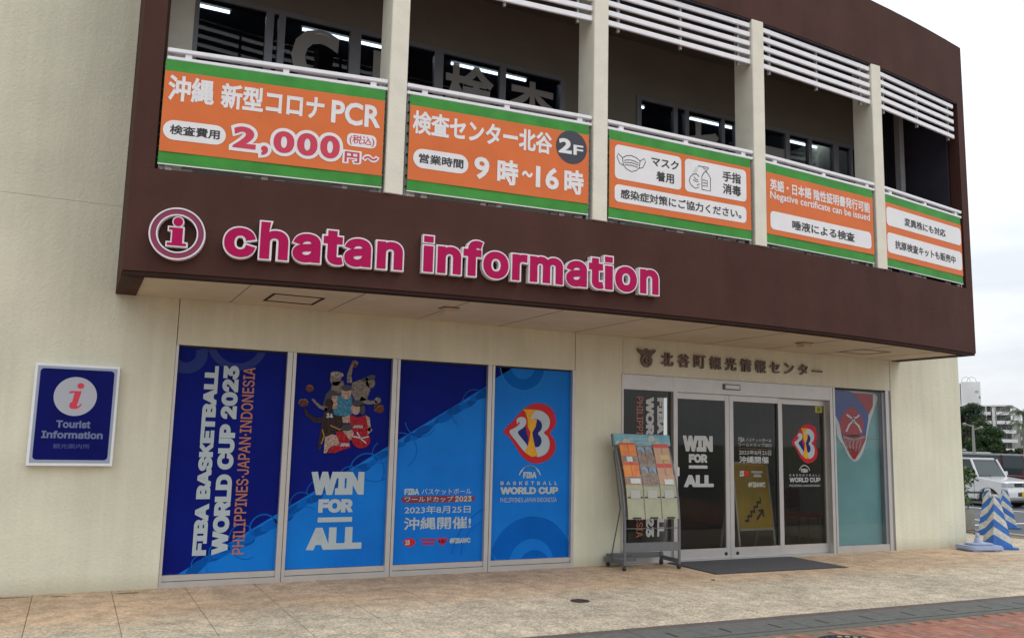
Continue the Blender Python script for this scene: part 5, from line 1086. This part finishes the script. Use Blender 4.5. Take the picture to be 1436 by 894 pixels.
    MB().tube([(-hw + .15, hood + .02, cowl + .012), (-.1, hood - .0, cowl + .02), (.05, hood + .06, cowl + .03)], .010, 5).build("wiper", M_trim, r_)
    return r_
M_cwh = mat("white_car_paint", (.66, .67, .68), .25, .03, 3, coat=.7); M_csil = mat("silver_car_paint", (.36, .36, .38), .28, metal=.5, coat=.6); M_cred = mat("dark_red_car_paint", (.10, .015, .018), .25, coat=.7); M_cblk = mat("black_car_paint", (.025, .025, .032), .22, coat=.8); M_cgry = mat("grey_car_paint", (.12, .12, .13), .28, metal=.3, coat=.6); M_cblu = mat("blue_grey_car_paint", (.10, .12, .16), .28, metal=.3, coat=.6)
suv = vehicle("parked_car", "small white off-road car with a yellow number plate, nearest of the parked cars", "car", (26.0, 17.0, -.098), 0, M_cwh, 3.3, 1.48, 1.48, .95, .92, plate=M_plate)
vehicle("parked_car", "dark red car with a silver roof parked beside the white off-road car", "car", (28.55, 17.3, -.098), 0, M_cred, 3.4, 1.48, 1.62, .62, .95, roof=M_csil, plate=M_plate)
G = "cars in the back rows of the parking lot"
for nm, x, y, pm, rf, h_, ln in (("dark blue-grey hatchback in the back rows, its roof just left of the white one", 37.5, 28.2, M_cblu, None, 1.50, 3.9), ("silver-grey hatchback in the back rows behind the white off-road car", 41.2, 29.0, M_cgry, M_cwh, 1.50, 4.0),
        ("white van-like car in the back rows with a bright flat roof", 54, 36.5, M_cwh, None, 1.62, 4.2), ("black saloon in the back rows at the right edge", 47.0, 30.0, M_cblk, None, 1.56, 4.4), ("white hatchback in the back row behind the silver-grey one", 50.5, 37.0, M_cwh, None, 1.5, 4.0)):
    vehicle("parked_car", nm, "car", (x, y, -.098), 0, pm, ln, 1.65, h_, 1.0, .92, boxy='van' in nm, roof=rf, group=G)

# ------------------------------------------------------------------ trees, lamp, buildings far off
def polar(az, d): return (math.sin(R(az)) * d, math.cos(R(az)) * d)
M_bark = mat("tree_bark", (.12, .095, .07), .9, .3, 3); TG = "broad trees beyond the parking lot"
tm = [mat("dark_foliage", (.016, .034, .014), .7, .4, .25, col2=(.035, .065, .02)), mat("mid_foliage", (.022, .052, .016), .7, .4, .3, col2=(.055, .11, .024)), mat("olive_foliage", (.03, .055, .02), .6, .4, .3, col2=(.075, .11, .035))]
def tree(az, d, h, w, mi, label, seed, n=46, nl=330, ls=.15, trunk=.3):
    x, y = polar(az, d); r_ = empty("broadleaf_tree", label, "tree", (x, y, -.15), group=TG); rnd = random.Random(seed); sp = []
    for _ in range(n):
        t = rnd.random(); ang = rnd.uniform(0, 6.28); zz = .24 + .68 * t; rr_ = w * .5 * math.sqrt(max(.05, 1 - ((zz - .5) / .52) ** 2)) * rnd.uniform(.35, .95); s = w * rnd.uniform(.10, .2)
        sp.append((rr_ * math.cos(ang), rr_ * math.sin(ang), zz * h, s, s, s * .75))
    leaf_cloud("crown", sp, nl, ls, tm[mi], r_, seed)
    tk = MB().tube([(0, 0, 0), (.1, 0, h * .25), (0, .1, h * .55), (.1, 0, h * .8)], [trunk, trunk * .8, trunk * .5, trunk * .2], 8)
    tk.build("trunk", M_bark, r_)
    for k in range(5):
        ang = k * 1.3; MB().tube([(0, 0, h * .28 + k * .3), (math.cos(ang) * w * .2, math.sin(ang) * w * .2, h * .5), (math.cos(ang) * w * .36, math.sin(ang) * w * .36, h * .68)], [trunk * .45, trunk * .3, trunk * .12], 6).build("limb", M_bark, r_)
tree(54.2, 160, 9.4, 7.5, 0, "tall dark broad tree standing just right of the wall edge", 11, nl=420, ls=.2)
tree(54.75, 150, 6.6, 4.0, 2, "olive green tree between the tall dark one and the round one", 12, 30, ls=.2)
tree(55.2, 150, 5.5, 4.6, 1, "round brighter green tree in front of the apartment block", 13, nl=420, ls=.18)
tree(55.9, 165, 2.7, 3.6, 0, "low dark tree at the foot of the apartment block", 14, 24, ls=.2)
tree(56.9, 160, 2.3, 3.0, 2, "lowest olive tree near the right edge of the picture", 15, 18, ls=.2)
tree(53.0, 165, 9.0, 8.0, 0, "dark tree mostly hidden behind the right wall corner", 16, ls=.2)
def palm(az, d, h, label, seed):
    x, y = polar(az, d); r_ = empty("palm_tree", label, "palm tree", (x, y, -.15), group="palms beside the apartment block"); rnd = random.Random(seed)
    MB().tube([(0, 0, 0), (.15, 0, h * .5), (.1, .1, h)], [.22, .16, .13], 8).build("trunk", mat("palm_trunk", (.20, .17, .13), .9, .2, 3), r_)
    for k in range(16):
        a = k * 2 * math.pi / 16 + rnd.uniform(-.15, .15); ln = rnd.uniform(1.7, 2.3); dr_ = rnd.uniform(.6, 1.5); mb = MB(); up_ = rnd.uniform(.1, .9)
        pts = [Vector((.1 + math.cos(a) * ln * t, .1 + math.sin(a) * ln * t, h + up_ * math.sin(t * 2.2) - dr_ * t * t)) for t in [i / 8 for i in range(9)]]; side = Vector((-math.sin(a), math.cos(a), 0))
        for i in range(1, 9):
            for s in (-1, 1):
                for q in (0, .5):
                    p = pts[i - 1].lerp(pts[i], q); tip = p + side * s * .55 * (1 - (i / 10) ** 2) + Vector((math.cos(a) * .2, math.sin(a) * .2, -.28)); mb.add([p, p + (pts[i] - pts[i - 1]) * .35, tip], [(0, 1, 2)])
        mb.build("frond", mat("palm_frond", (.035, .06, .025), .55, .4, 1, col2=(.08, .11, .04)), r_)
palm(57.1, 84, 5.0, "tall palm at the right edge of the picture", 21); palm(57.0, 130, 5.2, "shorter palm left of the tall one, before the apartment block", 22); palm(57.7, 90, 4.0, "palm just outside the right edge behind the tall one", 23)
x, y = polar(54.5, 62); lp = empty("street_lamp", "slim grey lamp post with two lantern heads in front of the dark tree", "street lamp", (x, y, -.1)); M_pole = mat("pole_grey", (.27, .26, .24), .6)
MB().tube([(0, 0, 0), (0, 0, 2.0), (0, 0, 3.3)], [.10, .085, .06], 10).build("post", M_pole, lp)
for s in (-1, 1): MB().tube([(0, 0, 3.0 + .2 * (s < 0)), (s * .25, -s * .35, 3.15 + .2 * (s < 0))], .035, 6).build("arm", M_pole, lp); MB().lathe([(.02, 3.05 + .2 * (s < 0)), (.10, 3.09 + .2 * (s < 0)), (.11, 3.18 + .2 * (s < 0)), (.03, 3.24 + .2 * (s < 0))], s * .27, -s * .38, 12).build("lantern", mat("lantern_glass", (.22, .23, .19), .4), lp)
# stepped apartment block with balconies, about 330 m away
M_apw = mat("apartment_white", (.74, .73, .70), .85, .12, .12); M_apd = mat("apartment_recess", (.17, .175, .18), .8, .3, .4); M_apg = mat("apartment_grey", (.42, .42, .40), .85, .15, .2)
D_ = 330; ax, ay = polar(54.9, D_); ap = empty("apartment_block", "far white stepped apartment block with balconies and a water tower on its roof", "building", (ax, ay, -.15), -R(54.9)); 
# local: +x = to the right as seen, +y = away
def az_x(az): return math.tan(R(az - 54.9)) * D_
FH = 3.0; NF = 6; top = 1.75 + .0455 * D_
def apb(name, a0, a1, y0, y1, z0, z1, m_, par=None): return B(name, az_x(a0), az_x(a1), y0, y1, z0, z1, m_, par or ap)
apb("wall", 52.0, 55.55, 6, 18, 0, top, M_apg); apb("wall", 55.55, 56.45, 2, 18, 0, top - .2, M_apg); apb("wall", 56.45, 56.9, 8, 18, 0, top - 4.5, M_apg); apb("wall", 56.9, 58.5, 10, 20, 0, top - 7.5, M_apd)
apb("roof_slab", 52.0, 55.5, 4.5, 18.4, top, top + .35, M_apw); apb("roof_slab", 55.45, 56.6, .2, 18.5, top - .2, top + .25, M_apw)
apb("stair_shaft", 55.52, 55.68, .8, 3.0, 0, top + .4, M_apw)
for f in range(NF):
    z = top - FH * (f + 1)
    if z < -1: break
    lft = 54.55 + .14 * f
    apb("balcony_slab", 52.2, 55.45, 3.2, 6.0, z + .0, z + 1.05, M_apw) if f in (0,) else apb("balcony_slab", 52.6 + .1 * f, 55.48, 3.2 - .2 * f, 6.0, z, z + 1.05, M_apw)
    apb("balcony_slab", 55.72 + .09 * max(0, f - 1), 56.62 + .03 * f, -1.2 - .5 * f, 1.98, z - .1, z + .95, M_apw)
    for k in range(9):
        a = 53.0 + .28 * k + .02 * f; w_ = B("window", az_x(a), az_x(a + .19), 5.9, 5.98, z + 1.1, z + 2.85, M_apd, ap); B("pane", az_x(a + .09), az_x(a + .10), 5.84, 5.89, z + 1.1, z + 2.85, M_apg, w_)
    for k in range(3):
        a = 55.74 + .24 * k; w_ = B("window", az_x(a), az_x(a + .19), 1.88, 1.97, z + 1.0, z + 2.7, M_apd, ap); B("pane", az_x(a + .09), az_x(a + .10), 1.82, 1.87, z + 1.0, z + 2.7, M_apg, w_)
    for a in (54.6, 55.2): apb("pier", a, a + .04, 3.4, 5.9, z + 1.05, z + FH - .01, M_apw)
    for a in (55.70, 56.55): apb("pier", a, a + .03, -.5, 1.9, z + .95, z + FH - .11, M_apg)
    for k in range(3): apb("side_window", 56.95 + .14 * k, 57.0 + .14 * k, 9.9, 9.98, z - 2.2, z - 1.0, M_apw) if z > 3 else None
tt = 1.75 + .0705 * D_
tw_ = apb("water_tower", 53.98, 54.99, 5, 11, top + .36, tt, M_apw); apb("water_tower", 53.2, 53.86, 6, 11, top + .36, tt - .4, M_apw); apb("tower_joint", 53.90, 53.95, 5.5, 10, top + .36, tt - .3, M_apd)
B("tower_hatch", az_x(54.9), az_x(54.96), 4.9, 4.98, top + 2.6, top + 3.4, M_apd, ap); B("tower_crest", az_x(54.7), az_x(54.88), 4.92, 4.98, top + 4.5, top + 5.3, M_apg, ap)
for a, rr_ in ((54.25, 1.5), (54.55, 1.5), (53.6, 1.0)):
    cx = az_x(a); MB().tube([(cx - rr_, 7, tt - (.5 if a < 54 else 0)), (cx - rr_ * .7, 7, tt + rr_ * .9), (cx, 7, tt + rr_ * 1.3), (cx + rr_ * .7, 7, tt + rr_ * .9), (cx + rr_, 7, tt - (.5 if a < 54 else 0))], .09, 5).build("roof_hoop", M_apg, ap)
MB().tube([(az_x(53.55), 6, tt), (az_x(53.55), 6, tt + 5)], .09, 5).build("aerial", M_apg, ap)
